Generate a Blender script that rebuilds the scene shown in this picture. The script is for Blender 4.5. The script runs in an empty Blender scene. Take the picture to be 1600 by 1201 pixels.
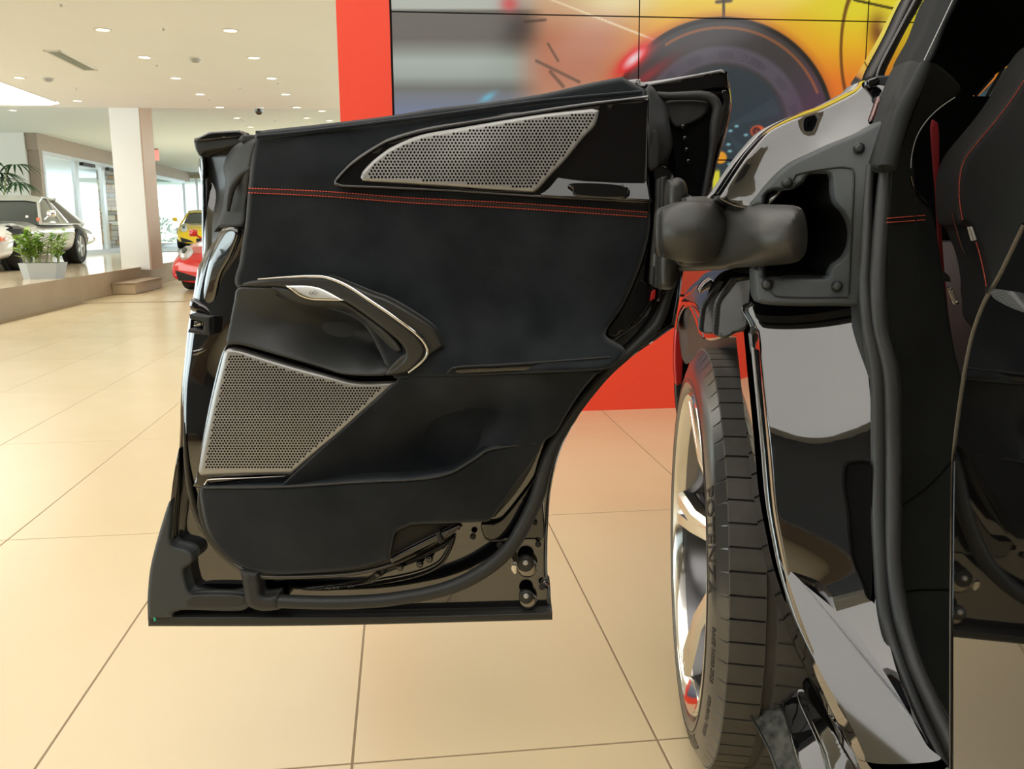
import bpy, bmesh, math, random
import numpy as np
from mathutils import Vector, Matrix
from mathutils.geometry import delaunay_2d_cdt
random.seed(4)
S = bpy.context.scene
C = S.collection
# ------------------------------------------------------------------ camera
f = 1400.0
th = math.atan(247.8 / 1400); ro = -.0075
Fd = np.array([0, math.cos(th), -math.sin(th)]); U0 = np.array([0, math.sin(th), math.cos(th)]); R0 = np.array([1., 0, 0])
Rt = R0 * math.cos(ro) + U0 * math.sin(ro); Up = -R0 * math.sin(ro) + U0 * math.cos(ro)
O = np.array([0, 0, 1.])
cam = bpy.data.cameras.new('camera'); co = bpy.data.objects.new('camera', cam); C.objects.link(co)
m = Matrix.Identity(4)
for i in range(3):
    m[i][0] = Rt[i]; m[i][1] = Up[i]; m[i][2] = -Fd[i]; m[i][3] = O[i]
co.matrix_world = m
cam.sensor_fit = 'HORIZONTAL'; cam.sensor_width = 36; cam.lens = 36 * f / 1600
cam.clip_start = .02; cam.clip_end = 300
cam.dof.use_dof = False
S.camera = co
# ------------------------------------------------------------------ world, lights, exposure
AZ = -6.943 * math.pi / 180
EX = Vector((math.cos(AZ), -math.sin(AZ), 0)); EY = Vector((math.sin(AZ), math.cos(AZ), 0))
def RM(x, y, z=0): return EX * x + EY * y + Vector((0, 0, z))     # showroom coordinates to world
RMAT = Matrix(((EX.x, EY.x, 0, 0), (EX.y, EY.y, 0, 0), (0, 0, 1, 0), (0, 0, 0, 1)))
w = bpy.data.worlds.new('sky'); S.world = w; w.use_nodes = True
bg = w.node_tree.nodes['Background']; bg.inputs[0].default_value = (.90, .96, 1, 1); bg.inputs[1].default_value = 5.5
def area(name, x, y, z, sx, sy, power, col=(1, .97, .9), rx=0, rz=0):
    l = bpy.data.lights.new(name, 'AREA'); l.shape = 'RECTANGLE'; l.size = sx; l.size_y = sy; l.energy = power; l.color = col
    o = bpy.data.objects.new(name, l); C.objects.link(o)
    o.matrix_world = Matrix.Translation(RM(x, y, z)) @ Matrix.Rotation(AZ * -1 + rz, 4, 'Z') @ Matrix.Rotation(rx, 4, 'X')
    return o
area('added_ceiling_lamp', -1.2, .9, 2.88, 4.6, 7.4, 172, (.98, .99, 1))  # added fill lamps without real skylights; this one brightens the jamb reflection
area('added_ceiling_lamp', -1.8, 6.5, 2.88, 3.4, 2.6, 62, (.97, .985, 1))
area('added_ceiling_lamp', 2.6, 1.2, 2.88, 1.8, 4.0, 55, (.97, .985, 1))
area('added_ceiling_lamp', -7.5, 2.0, 2.88, 3.0, 9.0, 45, (.97, .985, 1))
area('added_ceiling_lamp', -3.0, 24.5, 3.05, 4.0, 6.0, 330, (.90, .96, 1))
S.view_settings.view_transform = 'Standard'; S.view_settings.look = 'None'
S.view_settings.exposure = -0.28; S.view_settings.gamma = 1; S.view_settings.use_curve_mapping = False
# ------------------------------------------------------------------ materials
MATS = {}
def mat(name, col, rough=.5, metal=0, coat=0, spec=None, bump=0, bscale=300, mix=None, mscale=6, sheen=0, ior=None,
        emis=None, estr=0, trans=0, coatr=.03, mdetail=4, rvar=0):
    if name in MATS: return MATS[name]
    m = bpy.data.materials.new(name); m.use_nodes = True; nt = m.node_tree; b = nt.nodes['Principled BSDF']
    b.inputs['Base Color'].default_value = (*col, 1); b.inputs['Roughness'].default_value = rough
    b.inputs['Metallic'].default_value = metal; b.inputs['Coat Weight'].default_value = coat; b.inputs['Coat Roughness'].default_value = coatr
    if ior: b.inputs['IOR'].default_value = ior
    if spec is not None: b.inputs['Specular IOR Level'].default_value = spec
    b.inputs['Sheen Weight'].default_value = sheen
    if trans: b.inputs['Transmission Weight'].default_value = trans
    if emis: b.inputs['Emission Color'].default_value = (*emis, 1); b.inputs['Emission Strength'].default_value = estr
    tc = nt.nodes.new('ShaderNodeTexCoord')
    if mix:
        n = nt.nodes.new('ShaderNodeTexNoise'); n.inputs['Scale'].default_value = mscale; n.inputs['Detail'].default_value = mdetail
        r = nt.nodes.new('ShaderNodeMapRange'); r.inputs[1].default_value = .35; r.inputs[2].default_value = .65
        x = nt.nodes.new('ShaderNodeMix'); x.data_type = 'RGBA'
        nt.links.new(tc.outputs['Object'], n.inputs['Vector']); nt.links.new(n.outputs['Fac'], r.inputs[0]); nt.links.new(r.outputs[0], x.inputs[0])
        x.inputs[6].default_value = (*col, 1); x.inputs[7].default_value = (*mix, 1); nt.links.new(x.outputs[2], b.inputs['Base Color'])
        if rvar:
            q = nt.nodes.new('ShaderNodeMapRange'); q.inputs[3].default_value = rough; q.inputs[4].default_value = rough + rvar
            nt.links.new(n.outputs['Fac'], q.inputs[0]); nt.links.new(q.outputs[0], b.inputs['Roughness'])
    if bump:
        n = nt.nodes.new('ShaderNodeTexNoise'); n.inputs['Scale'].default_value = bscale; n.inputs['Detail'].default_value = 3
        u = nt.nodes.new('ShaderNodeBump'); u.inputs['Strength'].default_value = bump; u.inputs['Distance'].default_value = .001
        nt.links.new(tc.outputs['Object'], n.inputs['Vector']); nt.links.new(n.outputs['Fac'], u.inputs['Height']); nt.links.new(u.outputs[0], b.inputs['Normal'])
    MATS[name] = m; return m
paint = mat('black_paint', (.004, .004, .005), .04, coat=1, coatr=.02, ior=2.05)
gloss = mat('piano_black', (.004, .004, .005), .05, coat=.6, ior=1.7)
suede = mat('black_suede', (.0065, .009, .012), .95, mix=(.018, .0218, .0255), mscale=11, sheen=.30, spec=.15, bump=.25, bscale=900, mdetail=8)
leather = mat('black_leather', (.034, .037, .037), .52, spec=.5, bump=.06, bscale=1500)
satin = mat('satin_trim', (.030, .030, .027), .38, spec=.5)
rubber = mat('seal_rubber', (.030, .032, .032), .48, spec=.5, bump=.05, bscale=700)
boot = mat('rubber_boot', (.022, .024, .024), .55, spec=.45, mix=(.034, .036, .036), mscale=25)
plastic = mat('grey_plastic', (.050, .058, .060), .5, spec=.5, bump=.1, bscale=2500)
dkplastic = mat('dark_plastic', (.014, .014, .014), .5, spec=.5, bump=.05, bscale=1500)
hingem = mat('hinge_plastic', (.036, .036, .032), .42, spec=.6, bump=.05, bscale=2500)
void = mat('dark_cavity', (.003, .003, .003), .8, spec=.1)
grille = mat('grille_metal', (.40, .395, .385), .36, metal=.6, mix=(.44, .435, .425), mscale=3)
chrome = mat('chrome', (.82, .81, .78), .12, metal=1)
brushed = mat('brushed_silver', (.62, .62, .60), .35, metal=.35)
redthread = mat('red_thread', (.80, .13, .07), .7)
redbelt = mat('red_webbing', (.30, .008, .012), .7)
tyrem = mat('tyre_rubber', (.060, .056, .049), .55, spec=.5, mix=(.085, .078, .066), mscale=14, bump=.3, bscale=500, mdetail=10)
tyreside = mat('tyre_sidewall', (.045, .043, .040), .24, spec=.9, bump=.02, bscale=500)
tyretext = mat('tyre_letters', (.012, .012, .012), .45)
rimm = mat('rim_polished', (.72, .70, .66), .10, metal=1)
rimd = mat('rim_dark', (.20, .20, .21), .2, metal=.9)
discm = mat('brake_disc', (.25, .25, .25), .35, metal=.9)
white = mat('white_wall', (.80, .79, .75), .6, mix=(.82, .81, .78), mscale=1)
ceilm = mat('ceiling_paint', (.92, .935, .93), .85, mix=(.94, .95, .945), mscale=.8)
ceilf = mat('ceiling_daylight_tint', (.80, .86, .86), .8)  # cool daylight cast on the far ceiling put into its colour
tilem = mat('cream_tile', (.74, .60, .365), .22, spec=.38, mix=(.77, .63, .40), mscale=1.3, rvar=.08)
platm = mat('platform_tile', (.72, .58, .38), .12, spec=.5, mix=(.75, .62, .42), mscale=1.5)
grout = mat('grout', (.30, .22, .13), .8)
tan = mat('tan_riser', (.36, .26, .16), .5, mix=(.39, .285, .18), mscale=2)
redp = mat('red_panel', (.93, .075, .035), .45, spec=.4)
alu = mat('window_frame', (.62, .66, .70), .35, metal=.6)
brown = mat('brown_beam', (.36, .29, .23), .6)
green = mat('leaf_green', (.12, .30, .02), .5, mix=(.34, .50, .05), mscale=20)
green2 = mat('palm_green', (.015, .075, .018), .45, mix=(.04, .14, .03), mscale=8)
pot = mat('grey_planter', (.42, .44, .45), .45)
soil = mat('soil', (.05, .035, .025), .9, bump=.5, bscale=60)
stem = mat('stem', (.32, .36, .16), .6)
blk = mat('black_rubber', (.012, .012, .012), .7)
carwhite = mat('silver_white_paint', (.72, .69, .62), .14, coat=1, ior=1.6)
caryel = mat('yellow_paint', (.85, .55, .01), .12, coat=1)
carred = mat('red_paint', (.70, .016, .012), .12, coat=1)
dglass = mat('dark_glass', (.02, .025, .025), .04, coat=1, ior=1.8)
amber = mat('amber_lens', (.75, .13, .02), .15, coat=1)
lampm = mat('downlight_lens', (1, 1, 1), .4, emis=(1, .93, .74), estr=6)
skym = mat('skylight_diffuser', (1, 1, 1), .4, emis=(1, .99, .96), estr=4.5)
exitm = mat('exit_sign', (.8, .3, .28), .4, emis=(1, .35, .3), estr=.55)
stonem = mat('stone', (.42, .30, .20), .8, mix=(.55, .46, .36), mscale=3)
street = mat('street', (.78, .76, .72), .9)
bldg = mat('pale_building', (.80, .74, .72), .8)
def glassmat(name, col=(1, 1, 1), ior=1.45):
    m = bpy.data.materials.new(name); m.use_nodes = True; nt = m.node_tree; nt.nodes.clear()
    o = nt.nodes.new('ShaderNodeOutputMaterial'); t = nt.nodes.new('ShaderNodeBsdfTransparent'); g = nt.nodes.new('ShaderNodeBsdfGlossy')
    t.inputs[0].default_value = (*col, 1); g.inputs['Roughness'].default_value = .02
    fr = nt.nodes.new('ShaderNodeFresnel'); fr.inputs[0].default_value = ior
    x = nt.nodes.new('ShaderNodeMixShader'); ge = nt.nodes.new('ShaderNodeNewGeometry'); iv = nt.nodes.new('ShaderNodeMath'); iv.operation = 'SUBTRACT'; iv.inputs[0].default_value = 1; nt.links.new(ge.outputs['Backfacing'], iv.inputs[1]); mu = nt.nodes.new('ShaderNodeMath'); mu.operation = 'MULTIPLY'; nt.links.new(fr.outputs[0], mu.inputs[0]); nt.links.new(iv.outputs[0], mu.inputs[1]); nt.links.new(mu.outputs[0], x.inputs[0]); nt.links.new(t.outputs[0], x.inputs[1]); nt.links.new(g.outputs[0], x.inputs[2])
    nt.links.new(x.outputs[0], o.inputs[0]); return m
glass = glassmat('clear_glass', (.93, .97, .96), 1.12); tint = glassmat('tinted_glass', (.75, .8, .75))
# ------------------------------------------------------------------ object helpers
WM = {}
def wm(o):
    return WM[o] if o in WM else Matrix.Identity(4)
def tag(o, label=None, cat=None, group=None, kind=None):
    if label: o['label'] = label
    if cat: o['category'] = cat
    if group: o['group'] = group
    if kind: o['kind'] = kind
    return o
def thing(name, loc, label, cat, group=None, rz=0, parent=None):
    o = bpy.data.objects.new(name, None); C.objects.link(o); o.empty_display_size = .1
    M = Matrix.Translation(Vector(loc)) @ Matrix.Rotation(rz, 4, 'Z'); o.matrix_world = M; WM[o] = M
    return tag(o, label, cat, group)
def smooth_mesh(me, ang=40):
    me.polygons.foreach_set('use_smooth', [True] * len(me.polygons))
    try: me.set_sharp_from_angle(angle=math.radians(ang))
    except Exception: pass
def obj(name, verts, faces, mt, parent=None, local=False, smooth=True, ang=40, mats=None, mi=None, kind=None):
    me = bpy.data.meshes.new(name)
    if parent is not None and not local:
        iv = wm(parent).inverted(); verts = [iv @ Vector(v) for v in verts]
    me.from_pydata([tuple(v) for v in verts], [], [tuple(x) for x in faces])
    for q in (mats or [mt]): me.materials.append(q)
    if mi: me.polygons.foreach_set('material_index', mi)
    me.update()
    if smooth: smooth_mesh(me, ang)
    o = bpy.data.objects.new(name, me); C.objects.link(o)
    if parent is not None: o.parent = parent
    WM[o] = wm(parent) if parent is not None else Matrix.Identity(4)
    if kind: o['kind'] = kind
    return o
class MB:
    def __init__(s): s.v = []; s.f = []; s.m = []
    def add(s, v, fc, mi=0):
        n = len(s.v); s.v += [Vector(q) for q in v]; s.f += [tuple(i + n for i in x) for x in fc]; s.m += [mi] * len(fc); return s
    def box(s, a, b, M=None, mi=0, bev=0):
        x0, y0, z0 = a; x1, y1, z1 = b
        if bev:
            bm = bmesh.new(); bmesh.ops.create_cube(bm, size=1)
            for v in bm.verts: v.co = Vector(((x0 + x1) / 2 + v.co.x * (x1 - x0), (y0 + y1) / 2 + v.co.y * (y1 - y0), (z0 + z1) / 2 + v.co.z * (z1 - z0)))
            bmesh.ops.bevel(bm, geom=bm.edges[:], offset=bev, segments=2, affect='EDGES', profile=.5)
            bm.verts.index_update(); v = [q.co.copy() for q in bm.verts]; fc = [[q.index for q in t.verts] for t in bm.faces]; bm.free()
        else:
            v = [Vector(q) for q in ((x0, y0, z0), (x1, y0, z0), (x1, y1, z0), (x0, y1, z0), (x0, y0, z1), (x1, y0, z1), (x1, y1, z1), (x0, y1, z1))]
            fc = [(3, 2, 1, 0), (4, 5, 6, 7), (0, 1, 5, 4), (1, 2, 6, 5), (2, 3, 7, 6), (3, 0, 4, 7)]
        if M: v = [M @ q for q in v]
        return s.add(v, fc, mi)
    def lathe(s, prof, M=None, n=32, mi=0, close=False):       # prof (r, h), axis Z
        v = []; fc = []
        for i in range(n):
            a = 2 * math.pi * i / n
            for r, h in prof: v.append(Vector((r * math.cos(a), r * math.sin(a), h)))
        k = len(prof)
        for i in range(n):
            j = (i + 1) % n
            for q in range(k - 1 + (1 if close else 0)):
                q2 = (q + 1) % k; fc.append((i * k + q, j * k + q, j * k + q2, i * k + q2))
        if M: v = [M @ q for q in v]
        return s.add(v, fc, mi)
    def tube(s, pts, rad, n=10, mi=0, cap=True, sq=1.0):
        pts = [Vector(p) for p in pts]; k = len(pts)
        rad = rad if hasattr(rad, '__len__') else [rad] * k
        v = []; up = Vector((0, 0, 1)); pn = None
        for i, p in enumerate(pts):
            t = (pts[min(i + 1, k - 1)] - pts[max(i - 1, 0)]).normalized()
            if pn is None:
                a = up if abs(t.dot(up)) < .9 else Vector((0, 1, 0)); nrm = (a - t * a.dot(t)).normalized()
            else: nrm = (pn - t * pn.dot(t)).normalized()
            pn = nrm; b = t.cross(nrm)
            for j in range(n):
                q = 2 * math.pi * j / n; v.append(p + nrm * math.cos(q) * rad[i] + b * math.sin(q) * rad[i] * sq)
        fc = [(i * n + j, i * n + (j + 1) % n, (i + 1) * n + (j + 1) % n, (i + 1) * n + j) for i in range(k - 1) for j in range(n)]
        if cap: fc += [tuple(range(n))[::-1], tuple((k - 1) * n + j for j in range(n))]
        return s.add(v, fc, mi)
    def build(s, name, mt, parent=None, **k):
        mats = mt if isinstance(mt, (list, tuple)) else None
        return obj(name, s.v, s.f, mt, parent, mats=mats, mi=s.m if mats else None, **k)
# ------------------------------------------------------------------ sight-line helpers (real depth for every point)
def pix(px, py, Y):
    px = np.asarray(px, float); py = np.asarray(py, float); u = (px - 800) / f; v = (py - 600.5) / f
    d = Fd[None, :] + u[:, None] * Rt[None, :] - v[:, None] * Up[None, :]
    return O + d * (np.asarray(Y, float) / d[:, 1])[:, None]
def P(px, py, Y): return Vector(pix([px], [py], [Y])[0])
def onz(px, py, z=0):
    d = Fd + (px - 800) / f * Rt - (py - 600.5) / f * Up
    return Vector(O + d * ((z - 1) / d[2]))
def rz_(px, py, z=0):
    p = onz(px, py, z); return p.dot(EX), p.dot(EY)
def onplane(px, py, p0, n):
    d = Vector(Fd + (px - 800) / f * Rt - (py - 600.5) / f * Up); o = Vector(O)
    return o + d * ((Vector(p0) - o).dot(n) / d.dot(n))
class TPS:                                                       # smooth surface depth through control points
    def __init__(s, pts, reg=1e-4):
        a = np.array(pts, float); s.c = a[:, :2] / 100; n = len(a)
        K = s.k(s.c, s.c) + reg * np.eye(n); Q = np.hstack([np.ones((n, 1)), s.c])
        A = np.block([[K, Q], [Q.T, np.zeros((3, 3))]])
        s.w = np.linalg.lstsq(A, np.concatenate([a[:, 2], np.zeros(3)]), rcond=None)[0]
    def k(s, a, b):
        r = ((a[:, None] - b[None]) ** 2).sum(-1); return .5 * r * np.log(r + 1e-12)
    def __call__(s, px, py):
        q = np.stack([np.asarray(px, float), np.asarray(py, float)], 1) / 100
        return s.k(q, s.c) @ s.w[:-3] + s.w[-3] + q @ s.w[-2:]
def spline(pts, closed=True, step=8, sm=True):
    n = len(pts); out = []
    g = lambda i: pts[i % n] if closed else pts[max(0, min(n - 1, i))]
    for i in range(n if closed else n - 1):
        p1, p2 = g(i), g(i + 1); p0, p3 = g(i - 1), g(i + 2)
        if len(p1) > 2: p0 = p1
        if len(p2) > 2: p3 = p2
        L = math.hypot(p2[0] - p1[0], p2[1] - p1[1]); k = max(1, int(L / step + .5))
        for j in range(k):
            t = j / k
            if sm:
                q = [.5 * ((2 * p1[a]) + (-p0[a] + p2[a]) * t + (2 * p0[a] - 5 * p1[a] + 4 * p2[a] - p3[a]) * t * t + (-p0[a] + 3 * p1[a] - 3 * p2[a] + p3[a]) * t ** 3) for a in (0, 1)]
            else: q = [p1[a] + (p2[a] - p1[a]) * t for a in (0, 1)]
            out.append(q)
    if not closed: out.append(list(pts[-1][:2]))
    return np.array(out)
def inside(q, L):
    x, y = q[:, 0][:, None], q[:, 1][:, None]; a = L; b = np.roll(L, -1, 0)
    c = ((a[None, :, 1] > y) != (b[None, :, 1] > y))
    with np.errstate(divide='ignore', invalid='ignore'):
        xi = (b[:, 0] - a[:, 0])[None] * (y - a[None, :, 1]) / ((b[:, 1] - a[:, 1])[None] + 1e-12) + a[None, :, 0]
    return (c & (x < xi)).sum(1) % 2 == 1
def bdist(q, L):
    a = L[None]; b = np.roll(L, -1, 0)[None]; ab = b - a; q = q[:, None]
    t = np.clip(((q - a) * ab).sum(-1) / ((ab ** 2).sum(-1) + 1e-12), 0, 1)
    return np.sqrt((((a + ab * t[..., None]) - q) ** 2).sum(-1)).min(1)
def relief(name, outline, dep, mt, parent, rnd=(5, .004), back=.02, step=10, sm=True, holes=(), hback=None, perf=None, cap=True, ostep=6, capmat=None, ang=35, hround=0):
    L = spline(outline, True, ostep, sm); HL = [spline(h, True, ostep, sm) for h in holes]
    if ((np.roll(L, -1, 0)[:, 0] - L[:, 0]) * (np.roll(L, -1, 0)[:, 1] + L[:, 1])).sum() > 0: L = L[::-1].copy()
    loops = [L] + HL
    x0, y0 = L.min(0); x1, y1 = L.max(0)
    def ok(q):
        k = inside(q, L)
        for h in HL: k &= ~inside(q, h)
        return k
    def dist(q):
        return np.min([bdist(q, l) for l in loops], 0)
    def dedge(q): return bdist(q, L) if not hround else dist(q)
    P_ = [L] + HL; E_ = []; n = 0
    for l in loops:
        k = len(l); E_ += [(n + i, n + (i + 1) % k) for i in range(k)]; n += k
    ctr = None
    if perf:
        p, r, mg = perf; cs = []
        for j in range(int((y1 - y0) / (p * .866)) + 1):
            for i in range(int((x1 - x0) / p) + 2): cs.append((x0 + (i + .5 * (j % 2)) * p, y0 + j * p * .866))
        cs = np.array(cs); k = ok(cs); cs = cs[k]; cs = cs[bdist(cs, L) > mg]; ctr = cs
        a = np.arange(8) * math.pi / 4 + .39
        ring = np.stack([np.cos(a), np.sin(a)], 1) * r
        hp = (cs[:, None] + ring[None]).reshape(-1, 2); P_.append(hp)
        for c_ in range(len(cs)): E_ += [(n + c_ * 8 + i, n + c_ * 8 + (i + 1) % 8) for i in range(8)]
        n += len(hp)
    R = rnd[0] if rnd else 0
    offs = [R * q for q in ((.1, .3, .6, 1.0) if R > 9 else (.15, .5, 1.0))] if R else []
    for l in (loops if hround else [L]):
        a = np.roll(l, 1, 0); b = np.roll(l, -1, 0); t = b - a; nn = np.stack([-t[:, 1], t[:, 0]], 1); nn /= np.linalg.norm(nn, axis=1)[:, None] + 1e-9
        for o_ in offs:
            for sgn in (1, -1):
                q = l + nn * o_ * sgn; k = ok(q); q = q[k]
                if len(q): q = q[dist(q) > o_ * .93]
                if ctr is not None and len(q): q = q[[((ctr - z) ** 2).sum(1).min() > (perf[1] * 1.25) ** 2 for z in q]]
                if len(q): P_.append(q)
    if not perf:
        gx = []
        for j in range(int((y1 - y0) / (step * .866)) + 1):
            for i in range(int((x1 - x0) / step) + 2): gx.append((x0 + (i + .5 * (j % 2)) * step, y0 + j * step * .866))
        gx = np.array(gx); k = ok(gx); gx = gx[k]
        if len(gx):
            d = dist(gx); gx = gx[d > max(R * 1.15, step * .4)]
            if len(gx): P_.append(gx)
    Q = np.concatenate(P_); sc = 1 / 100.
    r_ = delaunay_2d_cdt([Vector((a * sc, b * sc)) for a, b in Q], E_, [], 0, 1e-7, False)
    V = np.array([(v.x / sc, v.y / sc) for v in r_[0]]); T = np.array([t for t in r_[2] if len(t) == 3])
    cen = V[T].mean(1); k = ok(cen)
    if ctr is not None:
        for i0 in range(0, len(cen), 2000):
            s_ = cen[i0:i0 + 2000]; dd = ((s_[:, None] - ctr[None]) ** 2).sum(-1).min(1); k[i0:i0 + 2000] &= dd > (perf[1] * .8) ** 2
    T = T[k]
    def YF(V):
        Y = dep(V[:, 0], V[:, 1]) if callable(dep) else np.full(len(V), float(dep))
        if R:
            d = dedge(V); d = np.where(inside(V, L), d, -d) if not hround else d; x = np.clip(1 - d / R, 0, .99); Y = Y + rnd[1] * (1 - np.sqrt(np.maximum(0, 1 - x * x)))
        return Y
    Y = YF(V)
    W = pix(V[:, 0], V[:, 1], Y)
    ctrV = V.mean(0)
    e_ = .6; gx_ = np.zeros_like(V); gx_[:, 0] = e_; gy_ = np.zeros_like(V); gy_[:, 1] = e_
    inV = V.copy()
    bz_ = bdist(V, L) < .3
    Wx = pix(V[:, 0] + e_, V[:, 1], YF(V + gx_)) - pix(V[:, 0] - e_, V[:, 1], YF(V - gx_))
    Wy = pix(V[:, 0], V[:, 1] + e_, YF(V + gy_)) - pix(V[:, 0], V[:, 1] - e_, YF(V - gy_))
    NV = np.cross(Wx, Wy); NV /= np.linalg.norm(NV, axis=1)[:, None] + 1e-12
    fl_ = (NV * (W - O)).sum(1) > 0; NV[fl_] *= -1
    # orient toward camera
    a, b, c = W[T[:, 0]], W[T[:, 1]], W[T[:, 2]]; nrm = np.cross(b - a, c - a); fl = (nrm * (a - O)).sum(1) > 0
    T[fl] = T[fl][:, ::-1]
    ed = {}
    for t in T:
        for i in range(3):
            e = (int(t[i]), int(t[(i + 1) % 3]))
            if (e[1], e[0]) in ed: del ed[(e[1], e[0])]
            else: ed[e] = 1
    verts = [Vector(q) for q in W]; faces = [tuple(int(i) for i in t) for t in T]; mi = [0] * len(faces)
    hb = hback if hback is not None else back
    bm_ = {}
    onouter = {}
    bidx = sorted({i for e in ed for i in e}); bd = bdist(V[bidx], L)
    for i, d in zip(bidx, bd):
        b_ = back if d < .01 else hb
        bm_[i] = len(verts); verts.append(verts[i] + Vector((0, b_, 0))); onouter[i] = d < .01
    for (a, b) in ed:
        faces.append((b, a, bm_[a], bm_[b])); mi.append(0)
    if cap:
        nxt = {a: b for (a, b) in ed if onouter[a] and onouter[b]}
        if nxt:
            st = next(iter(nxt)); lp = [st]; cur = nxt.get(st)
            while cur is not None and cur != st and len(lp) < 5000: lp.append(cur); cur = nxt.get(cur)
            if cur == st and len(lp) > 2: faces.append(tuple(bm_[i] for i in lp[::-1])[::-1]); mi.append(0)
    o = obj(name, verts, faces, mt, parent, smooth=False)
    me = o.data; me.polygons.foreach_set('use_smooth', [True] * len(me.polygons)); nf = len(T); nl = len(me.loops)
    NL = np.zeros((nl, 3)); NL[:nf * 3] = NV[np.array([list(p) for p in faces[:nf]]).ravel()]
    me.calc_loop_triangles() if False else None
    pn_ = np.zeros(len(me.polygons) * 3); me.polygons.foreach_get('normal', pn_); pn_ = pn_.reshape(-1, 3)
    lt_ = np.zeros(len(me.polygons), int); me.polygons.foreach_get('loop_total', lt_)
    NL[nf * 3:] = np.repeat(pn_[nf:], lt_[nf:], axis=0)
    me.normals_split_custom_set([tuple(q) for q in NL])
    return o
def ptube(name, path, dep, rpx, mt, parent, n=10, step=8, sq=1.0):
    q = spline(path, False, step); Y = dep(q[:, 0], q[:, 1]) if callable(dep) else np.full(len(q), float(dep))
    if hasattr(rpx, '__len__'): rr = np.interp(np.linspace(0, 1, len(q)), np.linspace(0, 1, len(rpx)), rpx)
    else: rr = np.full(len(q), float(rpx))
    W = pix(q[:, 0], q[:, 1], Y)
    return MB().tube(W, list(rr * Y / f * 1.02), n=n, sq=sq).build(name, mt, parent)
def disc(name, px, py, Y, r, h, mt, parent, n=20, dome=.35):
    M = Matrix.Translation(P(px, py, Y)) @ Matrix.Rotation(math.pi / 2, 4, 'X'); R = r * Y / f
    return MB().lathe([(0, h), (R * .6, h), (R * .85, h * .8), (R, h * .3), (R, -h)], M, n).build(name, mt, parent, ang=50)

# =================================================================== SETTING
def struct(name, mb, mt, **k): return tag(mb.build(name, mt, **k), kind='structure')
HC = 2.9
PH = .35; FYF = 36.2
fl = struct('floor', MB().box((-13.1, -6, -.15), (5.4, 36.2, -.004), RMAT), tilem, smooth=False)
grm = MB().box((-4.4, -1.2, -.0039), (4.2, 13.0, -.0012), RMAT).build('grout_bed', grout, fl, smooth=False)
TW, TL, TX, TY = .5935, 1.4085, .475, 1.572
# floor tiles
def mesh_box(name, sx, sy, sz, bev, mt):
    mb = MB().box((0, 0, -sz), (sx, sy, 0), bev=bev); me = bpy.data.meshes.new(name); me.from_pydata([tuple(v) for v in mb.v], [], mb.f); me.materials.append(mt); me.update(); return me
tme = mesh_box('tile', TW - .0045, TL - .0045, .004, .0012, tilem)
cnt = 0
for j in range(-2, 8):
    for i in range(-8, 6):
        o = bpy.data.objects.new('tile', tme); C.objects.link(o); o.parent = fl
        o.matrix_local = Matrix.Translation(RM(TX + i * TW + .00225, TY + j * TL + .00225, 0.0)) @ Matrix.Rotation(-AZ, 4, 'Z'); cnt += 1
# ceiling (near part, with a skylight opening, then a raised far part)
cb = MB()
for a, b in (((-4.9, -6, HC), (5.4, 15.5, HC + .12)), ((-6.9, -6, HC), (-4.9, 9.2, HC + .12)), ((-13.1, -6, HC), (-6.9, 15.5, HC + .12)),
             ((-6.9, 15.2, HC), (-4.9, 15.5, HC + .12))): cb.box(a, b, RMAT)
cb.box((-5.1, 9.2, HC), (-4.9, 15.2, HC + .12), RMAT)
struct('ceiling', cb, ceilm, smooth=False)
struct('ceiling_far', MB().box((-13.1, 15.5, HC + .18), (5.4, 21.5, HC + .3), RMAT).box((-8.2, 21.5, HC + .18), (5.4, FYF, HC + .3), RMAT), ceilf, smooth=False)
sk = thing('skylight', RM(-5.9, 12.2, HC), 'large white glowing skylight panel in the ceiling above the classic coupe', 'skylight')
L_ = []
for x, y in ((-5.1, 9.2), (-5.1, 14.75)): L_.append((x, y))
for k in range(7):
    a = k / 6 * math.pi / 2; L_.append((-5.35 + .25 * math.cos(a), 14.85 + .35 * math.sin(a)))
L_ += [(-6.9, 15.2), (-6.9, 9.2)]
obj('diffuser', [RM(x, y, HC + .05) for x, y in L_], [tuple(range(len(L_)))], skym, sk, smooth=False)
fr_ = MB()
for (a, b) in (((-5.12, 9.2, HC - .01), (-5.1, 14.8, HC + .1)), ((-6.9, 15.2, HC - .01), (-5.3, 15.22, HC + .1))): fr_.box(a, b, RMAT)
fr_.build('frame', white, sk, smooth=False)
cn = [(-5.1, 15.2)] + [(-5.35 + .25 * math.cos(k / 6 * math.pi / 2), 14.85 + .35 * math.sin(k / 6 * math.pi / 2)) for k in range(7)]
v_ = [RM(x, y, HC) for x, y in cn] + [RM(x, y, HC + .06) for x, y in cn]; n_ = len(cn)
obj('corner_fillet', v_, [tuple(range(n_)), tuple(range(n_, 2 * n_))[::-1]] + [(i, (i + 1) % n_, n_ + (i + 1) % n_, n_ + i) for i in range(n_)], ceilm, sk, smooth=False)
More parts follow.
